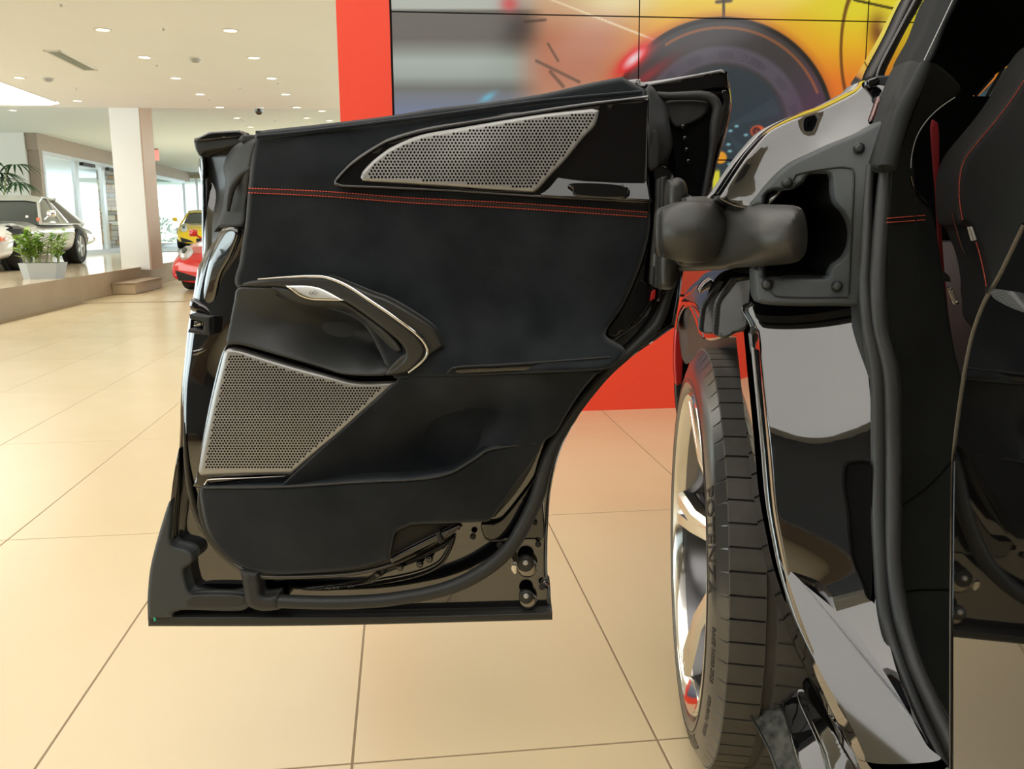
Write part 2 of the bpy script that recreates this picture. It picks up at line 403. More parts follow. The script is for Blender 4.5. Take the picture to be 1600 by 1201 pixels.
# walls out of view and in view
struct('wall_right', MB().box((5.2, -6, 0), (5.4, 6.5, HC + .3), RMAT).box((5.2, 6.5, 0), (5.4, 36.2, .3), RMAT), white, smooth=False)
rw = struct('window_12', MB().box((5.28, 6.5, .3), (5.30, 36.2, HC + .2), RMAT), glass, smooth=False)  # unseen glazing added so sky light reaches the ceiling
for k in range(15): MB().box((5.22, 6.5 + k * 2.1, .3), (5.36, 6.6 + k * 2.1, HC + .2), RMAT).build('window_frame', alu, rw, smooth=False)
struct('wall_back', MB().box((-13.1, -5.2, 0), (5.4, -5.0, HC), RMAT), mat('back_wall', (.07, .065, .06), .6), smooth=False)
lw = struct('window_1', MB().box((-13.0, -5, PH), (-12.98, 21.3, HC), RMAT), glass, smooth=False)
for k in range(14): MB().box((-13.06, -5 + k * 2.0, PH), (-12.94, -4.9 + k * 2.0, HC), RMAT).build('window_frame', alu, lw, smooth=False)

# raised platform along the left
pf = struct('floor_platform', MB().box((-13.1, -6, 0), (-4.47, 21.5, PH), RMAT).box((-8.1, 21.5, 0), (-4.47, FYF, PH), RMAT), platm, smooth=False)
MB().box((-4.47, -6, 0), (-4.45, FYF, PH - .001), RMAT).build('riser_panel', tan, pf, smooth=False)
# pillar
x0, y0 = rz_(199, 416, PH); x1 = x0 + .50; y0 = 16.2
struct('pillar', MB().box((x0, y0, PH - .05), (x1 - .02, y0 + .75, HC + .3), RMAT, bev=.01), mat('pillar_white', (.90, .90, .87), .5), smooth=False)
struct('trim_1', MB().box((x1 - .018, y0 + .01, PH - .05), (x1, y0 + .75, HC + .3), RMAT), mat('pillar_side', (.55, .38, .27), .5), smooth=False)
# left wall with entrance glazing
GX = -7.85
struct('wall_left', MB().box((-13.1, 21.3, 0), (-8.08, 21.5, HC + .3), RMAT), white, smooth=False)
struct('trim_2', MB().box((-8.07, 21.35, 2.72), (GX + .02, 35.9, 3.09), RMAT).box((-8.07, 21.4, PH), (GX + .02, 21.55, 2.72), RMAT), brown, smooth=False)
for k, (a, b) in enumerate(((21.6, 23.6), (23.7, 25.6), (25.7, 27.4), (27.5, 29.8), (29.9, 35))):
    wn = struct('window_%d' % (k + 2), MB().box((GX - .03, a, PH), (GX - .01, b, 2.7), RMAT), glass, smooth=False)
    fb = MB()
    for q in (a - .05, b - .05): fb.box((GX - .06, q, PH), (GX + .03, q + .12, 2.72), RMAT)
    fb.box((GX - .06, a, 2.62), (GX + .03, b, 2.72), RMAT).box((GX - .06, a, PH), (GX + .03, b, PH + .12), RMAT)
    fb.build('window_frame', alu, wn, smooth=False)
    if k in (1, 2): MB().box((GX + .02, a + .2, 2.55), (GX + .12, b - .8, 2.63), RMAT).build('door_closer', dkplastic, wn, smooth=False)
    if k in (2, 3): MB().box((GX + .02, a + .1, 1.15), (GX + .05, b - .1, 1.19), RMAT).build('push_bar', alu, wn, smooth=False)
# far end wall with the wide shop window
FY = 36.0
struct('wall_far', MB().box((-11, FY, 2.95), (5.4, FY + .2, HC + .3), RMAT).box((-3.0, FY, 0), (5.4, FY + .2, 3.0), RMAT), mat('far_wall', (.74, .72, .62), .7), smooth=False)
struct('trim_3', MB().box((-11, FY - .12, 2.86), (-3.0, FY + .02, 2.98), RMAT), mat('beam_olive', (.42, .36, .24), .6), smooth=False)
xs = [-10.9, -9.2, -7.6, -6.1, -4.6, -3.0]
for k in range(5):
    wn = struct('window_%d' % (k + 7), MB().box((xs[k], FY, PH), (xs[k + 1], FY + .02, 2.88), RMAT), glass, smooth=False)
    MB().box((xs[k + 1] - .05, FY - .05, PH), (xs[k + 1] + .04, FY + .05, 2.88), RMAT).box((xs[k], FY - .04, PH), (xs[k + 1], FY + .05, PH + .1), RMAT).build('window_frame', alu, wn, smooth=False)
# outdoors
struct('ground', MB().box((-90, -60, -.3), (60, 120, -.16), RMAT), street, smooth=False)
bd = thing('roadside_building', RM(-22, 62, 0), 'pale building with rows of windows seen through the far shop window', 'building')
MB().box((-45, 62, -.15), (-5, 70, 5), RMAT).build('wall', bldg, bd, smooth=False)
MB().box((-45.2, 61.8, 5), (-4.8, 70.2, 5.3), RMAT).build('roof', mat('roof_tan', (.5, .4, .34), .8), bd, smooth=False)
for r in range(1):
    for k in range(9): MB().box((-42 + k * 4, 61.9, 1.2 + r * 3.6), (-40.4 + k * 4, 62.02, 3.2 + r * 3.6), RMAT).build('window', mat('far_pane', (.35, .42, .48), .2), bd, smooth=False)
# canopy outside the glazing
struct('canopy', MB().box((-16, 23, 3.2), (GX - .3, 50, 3.35), RMAT), mat('canopy_grey', (.70, .76, .80), .7), smooth=False)
struct('canopy_edge', MB().box((-12, FY + .3, 2.75), (6, FY + 3, 2.9), RMAT), mat('canopy_white', (.72, .78, .76), .7), smooth=False)

# =================================================================== VIDEO WALL
SY = 4.72
vw = thing('video_wall', RM(1.2, SY, .0), 'large video wall showing an orange car wheel arch, in a red surround', 'video wall')
p0 = RM(0, SY, 0)
def onscreen(px, py): 
    q = onplane(px, py, p0, EY); return q.dot(EX), q.z
xl = onscreen(613, 90)[0]; xr0 = onscreen(1002, 60)[0]; xr1 = onscreen(1361, 60)[0]
zr = onscreen(1000, 23)[1]; zr2 = onscreen(1140, 249)[1]; ph = zr - zr2; pw = 1.2
xred = onscreen(528, 90)[0]
colx = [xl, xr0, xr1, xr1 + (xr1 - xr0), xr1 + 2 * (xr1 - xr0)]
rowz = [zr + ph, zr, zr2, zr2 - ph]
top = HC
sb = MB()
sb.box((xred, SY + .0, 0), (xl - .008, SY + .30, top), RMAT)
sb.box((xl - .008, SY + .0, 0), (colx[-1] + .3, SY + .30, rowz[-1] - .01), RMAT)
sb.box((xl - .008, SY + .06, rowz[-1] - .01), (colx[-1] + .3, SY + .3, top), RMAT, mi=1)
sb.box((colx[-1] + .01, SY, rowz[-1] - .01), (colx[-1] + .3, SY + .1, top), RMAT)
sb.build('red_surround', [redp, blk], vw, smooth=False)
def lin(c): 
    c = np.asarray(c, float) / 255; return np.where(c <= .04045, c / 12.92, ((c + .055) / 1.055) ** 2.4)
def scol(x, y):
    def mixc(a, b, t): t = np.clip(t, 0, 1)[:, None]; return a * (1 - t) + b * t
    n = len(x); c = lambda *v: np.tile(np.array(v, float), (n, 1))
    ss = lambda a, b, t: (lambda q: q * q * (3 - 2 * q))(np.clip((t - a) / (b - a), 0, 1))
    grey = np.stack([np.interp(y, [-300, 0, 13, 17, 60, 75, 95, 118, 138, 150, 175, 210, 460], v) for v in
                     ([190, 185, 185, 100, 98, 130, 172, 165, 120, 128, 130, 110, 90], [192, 190, 188, 96, 92, 132, 182, 175, 122, 132, 140, 115, 95], [180, 178, 176, 88, 84, 122, 172, 165, 116, 140, 165, 130, 110])], 1)
    sal = np.stack([np.interp(y, [-300, 0, 60, 110, 160, 460], v) for v in ([235, 222, 198, 200, 205, 150], [185, 178, 128, 132, 150, 90], [140, 140, 96, 104, 120, 80])], 1)
    org = np.stack([np.interp(y, [-300, 0, 25, 70, 150, 200, 460], v) for v in ([250, 248, 244, 242, 236, 225, 170], [235, 212, 185, 150, 112, 90, 60], [60, 60, 40, 42, 40, 38, 40])], 1)
    yel = np.stack([np.interp(y, [-300, 20, 70, 130, 460], v) for v in ([246, 240, 246, 240, 200], [236, 222, 190, 125, 80], [40, 50, 35, 35, 35])], 1)
    r = mixc(grey, sal, ss(790, 860, x)); r = mixc(r, org, ss(930, 1050, x + (y - 60) * .3)); r = mixc(r, yel, ss(1180, 1330, x))
    r = mixc(r, c(250, 235, 170), np.exp(-((x - 960) / 70) ** 2 - ((y - 0) / 26) ** 2) * .8)
    r = mixc(r, c(45, 40, 42), np.exp(-((x - 812) / 26) ** 2 - ((y - 42) / 30) ** 2) * .55)        # dark tail fin region
    for (ax, ay, bx, by, wd, col, al) in ((820, 34, 852, 31, 2.6, (60, 42, 40), .55), (856, 68, 872, 95, 2, (50, 40, 38), .55), (838, 95, 905, 128, 2.6, (55, 55, 55), .5), (860, 112, 880, 135, 3, (50, 45, 45), .45), (858, -2, 1032, 66, 1.6, (255, 232, 190), .9), (1335, 0, 1430, 21, 2.2, (45, 35, 10), .9), (1130, -20, 1131, 30, 2.4, (40, 25, 15), .9), (1120, 3, 1142, 1, 3, (40, 25, 15), .8)):
        t = np.clip(((x - ax) * (bx - ax) + (y - ay) * (by - ay)) / ((bx - ax) ** 2 + (by - ay) ** 2), 0, 1)
        d = np.hypot(x - ax - t * (bx - ax), y - ay - t * (by - ay)); r = mixc(r, c(*col), (1 - ss(wd * .5, wd * 1.3, d)) * al)
    r = mixc(r, c(220, 60, 60), np.exp(-((x - 796) / 14) ** 2 - ((y - 6) / 14) ** 2) * .8)
    d = np.hypot(x - 1352, (y - 80) * .35); r = mixc(r, c(90, 45, 10), (1 - ss(1, 3.5, np.abs(d - 38))) * (x < 1352) * .8)
    r = mixc(r, c(90, 30, 20), np.exp(-((x - 1372) / 14) ** 2 - ((y - 48) / 26) ** 2) * .75); r = mixc(r, c(245, 230, 90), np.exp(-((x - 1386) / 12) ** 2 - ((y - 40) / 10) ** 2) * .8)
    # wheel arch, tyre and wheel
    cx, cy = 1130, 200; d = np.hypot((x - cx) * np.where(x < cx, .98, 1.0), y - cy); R = 168.
    r = mixc(r, c(178, 84, 34), (1 - ss(0, 22, d - R)) * .55)
    th_ = np.degrees(np.arctan2(cy - y, x - cx))
    inn = 1 - ss(R - 2, R + 1, d); dark = c(62, 58, 60)
    dark = mixc(dark, c(88, 82, 92), ss(98, 106, d) * (1 - ss(124, 132, d))); dark = mixc(dark, c(46, 58, 66), 1 - ss(92, 100, d))
    dark = mixc(dark, c(92, 50, 84), ss(40, 140, x - cx + (y - cy) * .5) * .6)
    dark = mixc(dark, c(30, 30, 34), (np.abs(np.sin(th_ / 8.0)) > .75) * ss(106, 110, d) * (1 - ss(118, 122, d)) * .14)
    dark = mixc(dark, c(80, 110, 120), (np.abs(np.sin(np.radians(th_) * 2.5 + .6)) > .93) * (1 - ss(88, 95, d)) * .15)
    dark = mixc(dark, c(205, 40, 50), np.exp(-((x - 1010) / 40) ** 2 - ((y - 120 + (x - 1010) * .7) / 10) ** 2) * .55)
    r = mixc(r, dark, inn)
    r = mixc(r, c(30, 28, 28), (1 - ss(2.5, 5, np.abs(d - R - 2))) * ss(-160, -120, th_ * 0 - 140 + 60))
    r = mixc(r, c(225, 120, 50), (1 - ss(1.2, 3.0, np.abs(d - R + 11))) * .5 * ((th_ > 20) & (th_ < 125)))
    g = np.exp(-((x - 988) * .75 + (y - 92) * .66) ** 2 / 900 - ((x - 988) * .66 - (y - 92) * -.75) ** 2 / 120)
    g = np.exp(-(((x - 990) * .74 - (y - 92) * .67) / 34) ** 2 - (((x - 990) * .67 + (y - 92) * .74) / 12) ** 2)
    r = mixc(r, c(238, 40, 45), np.clip(g * 1.6, 0, 1)); r = mixc(r, c(255, 235, 240), np.clip(g - .55, 0, 1) * 2)
    r = mixc(r, c(238, 96, 50), 1 - ss(7, 11, np.hypot((x - 1184) * .8, y - 205))); r = mixc(r, c(90, 40, 40), 1 - ss(2, 4, np.abs(np.hypot(x - 1182, y - 205) - 4)))
    r = mixc(r, c(240, 160, 40), 1 - ss(8, 11, np.hypot(x - 1126, y - 246)))
    rs = np.random.RandomState(3)
    for k in range(16):
        qx, qy = 1120 + rs.rand() * 70, 180 + rs.rand() * 110; r = mixc(r, c(150, 215, 225), (1 - ss(1, 3, np.hypot((x - qx) * .6, y - qy))) * .8)
    r = mixc(r, c(225, 215, 60), (1 - ss(4, 7, np.abs(x - 1119))) * ss(262, 270, y) * (1 - ss(300, 330, y)))
    r = mixc(r, c(120, 190, 215), np.exp(-((x - 762) / 12) ** 2 - ((y - 152 + (x - 762) * .5) / 6) ** 2))
    return r
scm = bpy.data.materials.new('screen_picture'); scm.use_nodes = True; nt = scm.node_tree; b = nt.nodes['Principled BSDF']
b.inputs['Base Color'].default_value = (.01, .01, .01, 1); b.inputs['Roughness'].default_value = .12; b.inputs['Specular IOR Level'].default_value = .5
vc = nt.nodes.new('ShaderNodeVertexColor'); vc.layer_name = 'picture'; nt.links.new(vc.outputs[0], b.inputs['Emission Color']); b.inputs['Emission Strength'].default_value = .95
def projv(W):
    q = W - O; wz = q @ Fd; return 800 + f * (q @ Rt) / wz, 600.5 - f * (q @ Up) / wz
for r in range(3):
    for cidx in range(4):
        a, b2 = colx[cidx] + .003, colx[cidx + 1] - .003; z1, z0 = rowz[r] - .003, rowz[r + 1] + .003
        z1 = min(z1, top - .02)
        fine = (cidx < 3); nx, nz = (215, 122) if fine else (50, 30)
        X, Zg = np.meshgrid(np.linspace(a, b2, nx), np.linspace(z0, z1, nz)); X = X.ravel(); Zg = Zg.ravel()
        W = np.array(EX)[None] * X[:, None] + np.array(EY)[None] * (SY + .045) + np.array([0, 0, 1.])[None] * Zg[:, None]
        faces = [(j * nx + i, j * nx + i + 1, (j + 1) * nx + i + 1, (j + 1) * nx + i) for j in range(nz - 1) for i in range(nx - 1)]
        o = obj('screen_panel', [tuple(q) for q in W], faces, scm, vw, smooth=False)
        ux, uy = projv(W); colr = lin(np.clip(scol(ux, uy), 0, 255))
        at = o.data.color_attributes.new('picture', 'FLOAT_COLOR', 'POINT'); at.data.foreach_set('color', np.hstack([colr, np.ones((len(colr), 1))]).ravel())
        MB().box((a, SY + .048, z0), (b2, SY + .06, z1), RMAT).build('panel_case', blk, o, smooth=False)
# ghosted tyre lettering in the picture
def text_mesh(body, size=1.0, extrude=0.0, bold=0.0):
    cu = bpy.data.curves.new('lettering', 'FONT'); cu.body = body; cu.size = size; cu.align_x = 'CENTER'; cu.extrude = extrude; cu.offset = bold; cu.resolution_u = 3
    o = bpy.data.objects.new('lettering', cu); C.objects.link(o); bpy.context.view_layer.update()
    me = bpy.data.meshes.new_from_object(o.evaluated_get(bpy.context.evaluated_depsgraph_get()))
    vs = [v.co.copy() for v in me.vertices]; fs = [tuple(p.vertices) for p in me.polygons]
    bpy.data.objects.remove(o); bpy.data.curves.remove(cu); bpy.data.meshes.remove(me); return vs, fs
vs, fs = text_mesh('SUPER', 16)
letm = mat('screen_letters', (.01, .01, .01), .3, emis=(.055, .042, .055), estr=1)
W = []
for v in vs:
    a = math.radians(63) - v.x / 118.; r = 112 + v.y; x, z = onscreen(1130 + r * math.cos(a), 200 - r * math.sin(a)); W.append(RM(x, SY + .043, z))
obj('screen_lettering', W, fs, letm, vw, smooth=False)

# =================================================================== CEILING FITTINGS
def downlight_mesh():
    r = thing('downlight', RM(-2.80, 9.55, HC), 'round recessed downlight glowing warm white', 'ceiling light')
    return r
def make_down(loc, label, first=[None]):
    if first[0] is None:
        r = thing('downlight', loc, label, 'ceiling light', 'recessed downlights in the showroom ceiling')
        MB().lathe([(.085, 0), (.083, -.006), (.066, -.008), (.060, .0)], None, 28).build('trim_ring', white, r, local=True)
        MB().lathe([(.0001, -.002), (.060, -.002), (.062, 0)], None, 28).build('lens', lampm, r, local=True)
        first[0] = r; return r
    s = first[0]; r = s.copy(); C.objects.link(r); r.location = loc; r['label'] = label
    for ch in s.children: c = ch.copy(); C.objects.link(c); c.parent = r
    return r
onames = ['nearest', 'second', 'third', 'fourth', 'fifth', 'sixth', 'seventh', 'eighth', 'ninth', 'tenth']
def down_xy(k, x, y0, far):
    if k < 5: return RM(x, y0 + k * 1.44, HC - .001)
    p = onz(*far[k - 5], HC + .18); p.z -= .001; return p
for k in range(7): make_down(down_xy(k, -2.80, 9.55, [(370, 184), (391, 198)]), 'glowing round downlight, %s of the left slanting row of seven' % onames[k])
for k in range(6): make_down(down_xy(k, -1.59, 9.48, [(479, 184)]), 'glowing round downlight, %s of the right slanting row beside the red panel' % onames[k])
for px, py, lb in ((30, 121, 'tilted glowing downlight above the corner of the skylight'), (121, 157, 'small glowing downlight right of the skylight tip'), (20, 172, 'glowing downlight just below the white skylight'),
                   (503, 173, 'small glowing downlight touching the red panel, upper one'), (515, 188, 'small glowing downlight touching the red panel, lower one')):
    p = onz(px, py, HC if py < 168 else HC + .18); p.z -= .001; make_down(p, lb)
for px, py, lb in ((277, 267, 'small glowing downlight over the yellow car'),):
    p = onz(px, py, HC + .18); p.z -= .001; make_down(p, lb)
def ceil_item(name, px, py, label, cat, parts, grp=None):
    z = HC if py < 168 else HC + .18; p = onz(px, py, z); t = thing(name, p, label, cat, grp, rz=-AZ)
    for nm, mb, mt in parts: mb.build(nm, mt, t, local=True)
for px, py, lb in ((305, 90, 'white dome smoke detector between the two rows of downlights'), (75, 121, 'white dome smoke detector near the skylight')):
    ceil_item('smoke_detector', px, py, lb, 'smoke detector', [('base', MB().lathe([(0, -.012), (.075, -.012), (.08, 0)], None, 24), white), ('sensor_dome', MB().lathe([(0, -.055), (.035, -.052), (.055, -.035), (.06, -.012)], None, 24), mat('grey_dome', (.45, .46, .45), .4))])
ceil_item('security_camera', 404, 167.5, 'small white ceiling camera with black lens', 'camera', [('mount', MB().lathe([(0, -.03), (.08, -.03), (.085, 0)], None, 24), white), ('lens_dome', MB().lathe([(0, -.12), (.04, -.11), (.062, -.08), (.065, -.03)], None, 24), gloss)])
for px, py, lb in ((255, 43, 'small ceiling sprinkler cap right of the nearest left downlight'), (245, 100, 'small pronged sprinkler below the second downlight'), (375, 136, 'tiny flat sprinkler cap in mid ceiling'), (434, 128, 'small sprinkler beside the third right downlight'), (327, 154, 'small sprinkler left of the ceiling camera'), (95, 5, 'sprinkler head at the top edge of the picture'),
                   (119, 137, 'tiny sprinkler cap near the skylight tip'), (380, 187, 'tiny sprinkler near the far downlights'), (430, 187, 'tiny sprinkler between the far downlights')):
    ceil_item('sprinkler', px, py, lb, 'sprinkler', [('escutcheon', MB().lathe([(0, -.008), (.035, -.008), (.04, 0)], None, 16), ceilm), ('head', MB().lathe([(0, -.03), (.014, -.03), (.01, -.018), (.01, -.008)], None, 10), brushed)])
v1 = rz_(82, 84, HC); v2 = rz_(137, 104, HC)
vt = thing('air_vent', RM(v1[0], (v1[1] + v2[1]) / 2, HC), 'long narrow slotted air vent in the ceiling', 'vent', rz=-AZ)
ln = .62
MB().box((-.02, -ln, -.012), (.16, -ln + .03, 0)).box((-.02, ln - .03, -.012), (.16, ln, 0)).box((-.02, -ln, -.012), (0, ln, 0)).box((.14, -ln, -.012), (.16, ln, 0)).build('frame', white, vt, local=True, smooth=False)
for k in range(4): MB().box((.01 + k * .033, -ln + .03, -.010), (.028 + k * .033, ln - .03, -.002)).build('slat', mat('vent_slat', (.35, .38, .33), .5), vt, local=True, smooth=False)
p = P(239.5, 241, 24.5)
ex_ = thing('exit_sign', p, 'pink-red exit sign hanging from the ceiling beside the white pillar', 'sign', rz=-AZ)
MB().box((-.14, -.02, -.16), (.14, .02, .12)).build('sign_face', exitm, ex_, local=True, smooth=False)
MB().box((-.13, -.04, .12), (.13, .04, .22)).build('mount', dkplastic, ex_, local=True, smooth=False)
# step block in front of the platform
sa = rz_(207, 459); sx0 = sa[0]
st = thing('wooden_step', RM(-4.3, 15.2, 0), 'low tan step block against the platform edge', 'step')
MB().box((-4.448, 14.55, 0), (-4.10, 16.15, .16), RMAT, bev=.006).build('block', mat('step_tan', (.50, .38, .25), .45), st, smooth=False)
MB().box((-4.449, 14.53, .16), (-4.08, 16.17, .175), RMAT, bev=.003).build('tread', tan, st, smooth=False)

# =================================================================== PLANTS
def leafblade(mb, base, d, L, wd, up, droop, mi=0, n=5):
    d = Vector(d).normalized(); s = d.cross(Vector((0, 0, 1))); s = s.normalized() if s.length > .01 else Vector((1, 0, 0)); v = []
    for i in range(n + 1):
        t = i / n; c = Vector(base) + d * L * t + Vector((0, 0, up * L * t - droop * L * t * t)); ww = wd * math.sin(math.pi * min(1, .12 + t * .88)) ** .8
        v += [c - s * ww, c + Vector((0, 0, -ww * .3)), c + s * ww]
    fc = []
    for i in range(n):
        a = i * 3; fc += [(a, a + 1, a + 4, a + 3), (a + 1, a + 2, a + 5, a + 4)]
    mb.add(v, fc, mi)
a = onz(30, 436, PH); bq = onz(88, 436, PH); ctr = (a + bq) / 2 + EY * .18
pl = thing('potted_plant', ctr, 'bushy green plant in a grey tapered planter on the platform edge', 'plant', rz=-AZ)
hw = (bq - a).length / 2
def frus(h, w0, w1, d0, d1, z0, mb=None):
    mb = mb or MB(); v = [(-w0, -d0, z0), (w0, -d0, z0), (w0, d0, z0), (-w0, d0, z0), (-w1, -d1, z0 + h), (w1, -d1, z0 + h), (w1, d1, z0 + h), (-w1, d1, z0 + h)]
    return mb.add(v, [(3, 2, 1, 0), (0, 1, 5, 4), (1, 2, 6, 5), (2, 3, 7, 6), (3, 0, 4, 7)])
c8 = []; 
for zz, s_ in ((0, .82), (.21, 1.0)):
    for (x, y) in ((-1, -.45), (-.45, -1), (1, -1), (1, 1), (-1, 1)): c8.append((x * hw * s_, y * .2 * s_, zz))
obj('planter', c8, [(0, 1, 2, 3, 4)[::-1]] + [(i, (i + 1) % 5, 5 + (i + 1) % 5, 5 + i) for i in range(5)], pot, pl, local=True, smooth=False)
MB().add([(x * .96, y * .95, .19) for x, y, z in c8[5:]], [(0, 1, 2, 3, 4)]).build('soil', soil, pl, local=True, smooth=False)
rs = random.Random(2); nleaf = 0
for k in range(26):
    bx, by = rs.uniform(-.8, .8) * hw, rs.uniform(-.12, .12); tx = bx * 1.3 + rs.uniform(-.12, .12); hh = rs.uniform(.22, .48)
    sm_ = MB().tube([(bx, by, .18), (bx * .6 + tx * .4, by, .18 + hh * .6), (tx, by + rs.uniform(-.05, .05), .2 + hh)], [.008, .006, .003], 5).build('stalk', stem, pl, local=True)
    lb_ = MB()
    for j in range(9):
        t = .35 + .65 * j / 8; p = Vector((bx + (tx - bx) * t, by, .18 + hh * t)); an = rs.uniform(0, 6.28)
        leafblade(lb_, p, (math.cos(an), math.sin(an), 0), rs.uniform(.09, .17), .026, .7, .4, n=3)
    lb_.build('leaves', green, sm_, local=True); 
# palm behind the coupe
pp = thing('potted_palm', RM(-8.45, 20.05, PH), 'dark green fan palm behind the classic coupe', 'palm', rz=-AZ)
for k in range(5):
    MB().tube([(k * .12 - .2, .1 * (k % 2), 0), (k * .16 - .3, .1 * (k % 2), 1.3), (k * .2 - .35, 0, 1.75 + .12 * (k % 3))], [.02, .016, .012], 6).build('cane', stem, pp, local=True)
rs = random.Random(8)
for k in range(13):
    q = rs.uniform(0, 6.28); hub = Vector((rs.uniform(-.35, .75), rs.uniform(-.3, .3), rs.uniform(1.45, 2.15))); fb = MB()
    for j in range(13):
        an = q + (j - 6) * .2; leafblade(fb, hub, (math.cos(an), math.sin(an) * .6, 0), rs.uniform(.4, .62), .024, .35, .75, n=5)
    fb.build('frond', green2, pp, local=True)
pt_ = MB().lathe([(0, 0), (.2, 0), (.26, .4), (.24, .4), (.22, .36), (0, .36)], None, 24); pt_.build('pot', pot, pp, local=True)

# =================================================================== BACKGROUND CARS
def sports_car(name, label, loc, rz, mt, sc=1.0, Lg=4.4, Wd=1.78, H=1.22, wb=2.45, classic=False):
    r = thing(name, loc, label, 'car', rz=rz)
    # local: nose toward -Y, x across
    n = 72; k = 40; v = []
    yf = -Lg / 2; wr = .33
    def belt(t): return np.interp(t, [0, .04, .12, .28, .40, .62, .80, .95, 1], [.50, .62, .72, .79, .80, .80, .82, .78, .62] if not classic else [.42, .56, .66, .76, .80, .80, .80, .70, .58])
    def wid(t): return Wd / 2 * np.interp(t, [0, .03, .10, .22, .45, .60, .80, .95, 1], [.84, .90, .95, 1.0, .94, .96, 1.0, .96, .92])
    def low(t): return np.interp(t, [0, .05, .3, .8, 1], [.16, .13, .16, .18, .32])
    for i in range(n + 1):
        t = i / n; b_, w_, l_ = belt(t), wid(t), low(t); y = yf + Lg * t
        for j in range(k):
            a = -math.pi / 2 + 2 * math.pi * j / k; ca, sa = math.cos(a), math.sin(a)
            e = .55; x = w_ * math.copysign(abs(ca) ** e, ca); z = (b_ + l_) / 2 + (b_ - l_) / 2 * math.copysign(abs(sa) ** .7, sa)
            # fenders: raised crown over the wheels, lower centre bonnet
            if sa > .3: z += .05 * math.exp(-((abs(x) / w_ - .75) / .25) ** 2) * (math.exp(-((y + wb / 2) / .45) ** 2) + math.exp(-((y - wb / 2) / .5) ** 2))
            for yw in (-wb / 2, wb / 2):
                if abs(x) > .45 and math.hypot(y - yw, z - wr) < wr + .055: x = math.copysign(Wd / 2 - .27, x)
            v.append((x, y, z))
    fc = [(i * k + j, i * k + (j + 1) % k, (i + 1) * k + (j + 1) % k, (i + 1) * k + j) for i in range(n) for j in range(k)]
    fc += [tuple(range(k))[::-1], tuple(n * k + j for j in range(k))]
    body = MB().add(v, fc)
    body = body.build('body', mt, r, local=True, ang=60)
    # greenhouse
    gy = [-.55, -.05, .25, .85, 1.55] if not classic else [-.45, .05, .35, .95, 1.75]; gh = [.76, H - .10, H, H - .03, .82]; gw = [.74, .60, .56, .56, .60]
    v = []; q = len(gy)
    for y, h, w_ in zip(gy, gh, gw):
        v += [(-Wd / 2 * .90, y, .74), (-w_, y + .05, h - .03), (-w_ * .7, y, h), (w_ * .7, y, h), (w_, y + .05, h - .03), (Wd / 2 * .90, y, .74)]
    fc = [(i * 6 + j, i * 6 + j + 1, (i + 1) * 6 + j + 1, (i + 1) * 6 + j) for i in range(q - 1) for j in range(5)]
    MB().add(v, fc).build('window_glass', dglass, r, local=True, ang=30)
    # roof skin and pillars in body colour
    rb = MB()
    for i in (1, 2): 
        a_ = [Vector(v[i * 6 + j]) + Vector((0, 0, .012)) for j in (1, 2, 3, 4)]; b_ = [Vector(v[(i + 1) * 6 + j]) + Vector((0, 0, .012)) for j in (1, 2, 3, 4)]
        rb.add(a_ + b_, [(0, 1, 5, 4), (1, 2, 6, 5), (2, 3, 7, 6)])
    for sx in (-1, 1):
        def g(i, j): 
            jj = j if sx < 0 else 5 - j; return Vector(v[i * 6 + jj]) + Vector((sx * .008, 0, .008))
        rb.tube([g(0, 0), g(1, 1)], .028, 6); rb.tube([g(3, 1), g(4, 0)], .05, 6); rb.tube([g(1, 1), g(2, 1), g(3, 1)], .022, 6); rb.tube([g(2, 1).lerp(g(3, 1), .4), g(2, 0).lerp(g(3, 0), .4)], .02, 6)
        rb.tube([g(0, 0), g(2, 0), g(3, 0), g(4, 0)], .02, 6)
    rb.build('roof_skin', mt, r, local=True, ang=50)
    # wheels with dark arch
    wp = []
    for sx in (-1, 1):
        for yy in (-wb / 2, wb / 2):
            x = sx * (Wd / 2 - .165); M = Matrix.Translation((x, yy, wr)) @ Matrix.Rotation(math.pi / 2 * sx, 4, 'Y')
            arch = MB().lathe([(wr + .05, -.12), (wr + .05, -.06), (0, -.06)], M, 32).build('wheel_arch', blk, r, local=True)
            wl = MB().lathe([(wr * .66, -.10), (wr * .95, -.11), (wr, -.08), (wr, .11), (wr * .95, .14), (wr * .70, .145), (wr * .66, .12)], M, 36).build('tyre', blk, r, local=True)
            rm_ = MB().lathe([(wr * .66, .12), (wr * .64, .14), (wr * .60, .10), (wr * .58, .05), (0, .04)], M, 36)
            for s5 in range(5):
                rm_.box((-.03, .03, .06), (.03, wr * .6, .125), M @ Matrix.Rotation(s5 * 2 * math.pi / 5, 4, 'Z'), bev=.008)
            rm_.lathe([(.0, .14), (.05, .135), (.055, .05)], M, 16)
            rm_.build('rim', brushed, wl, local=True)
    hl = rimm
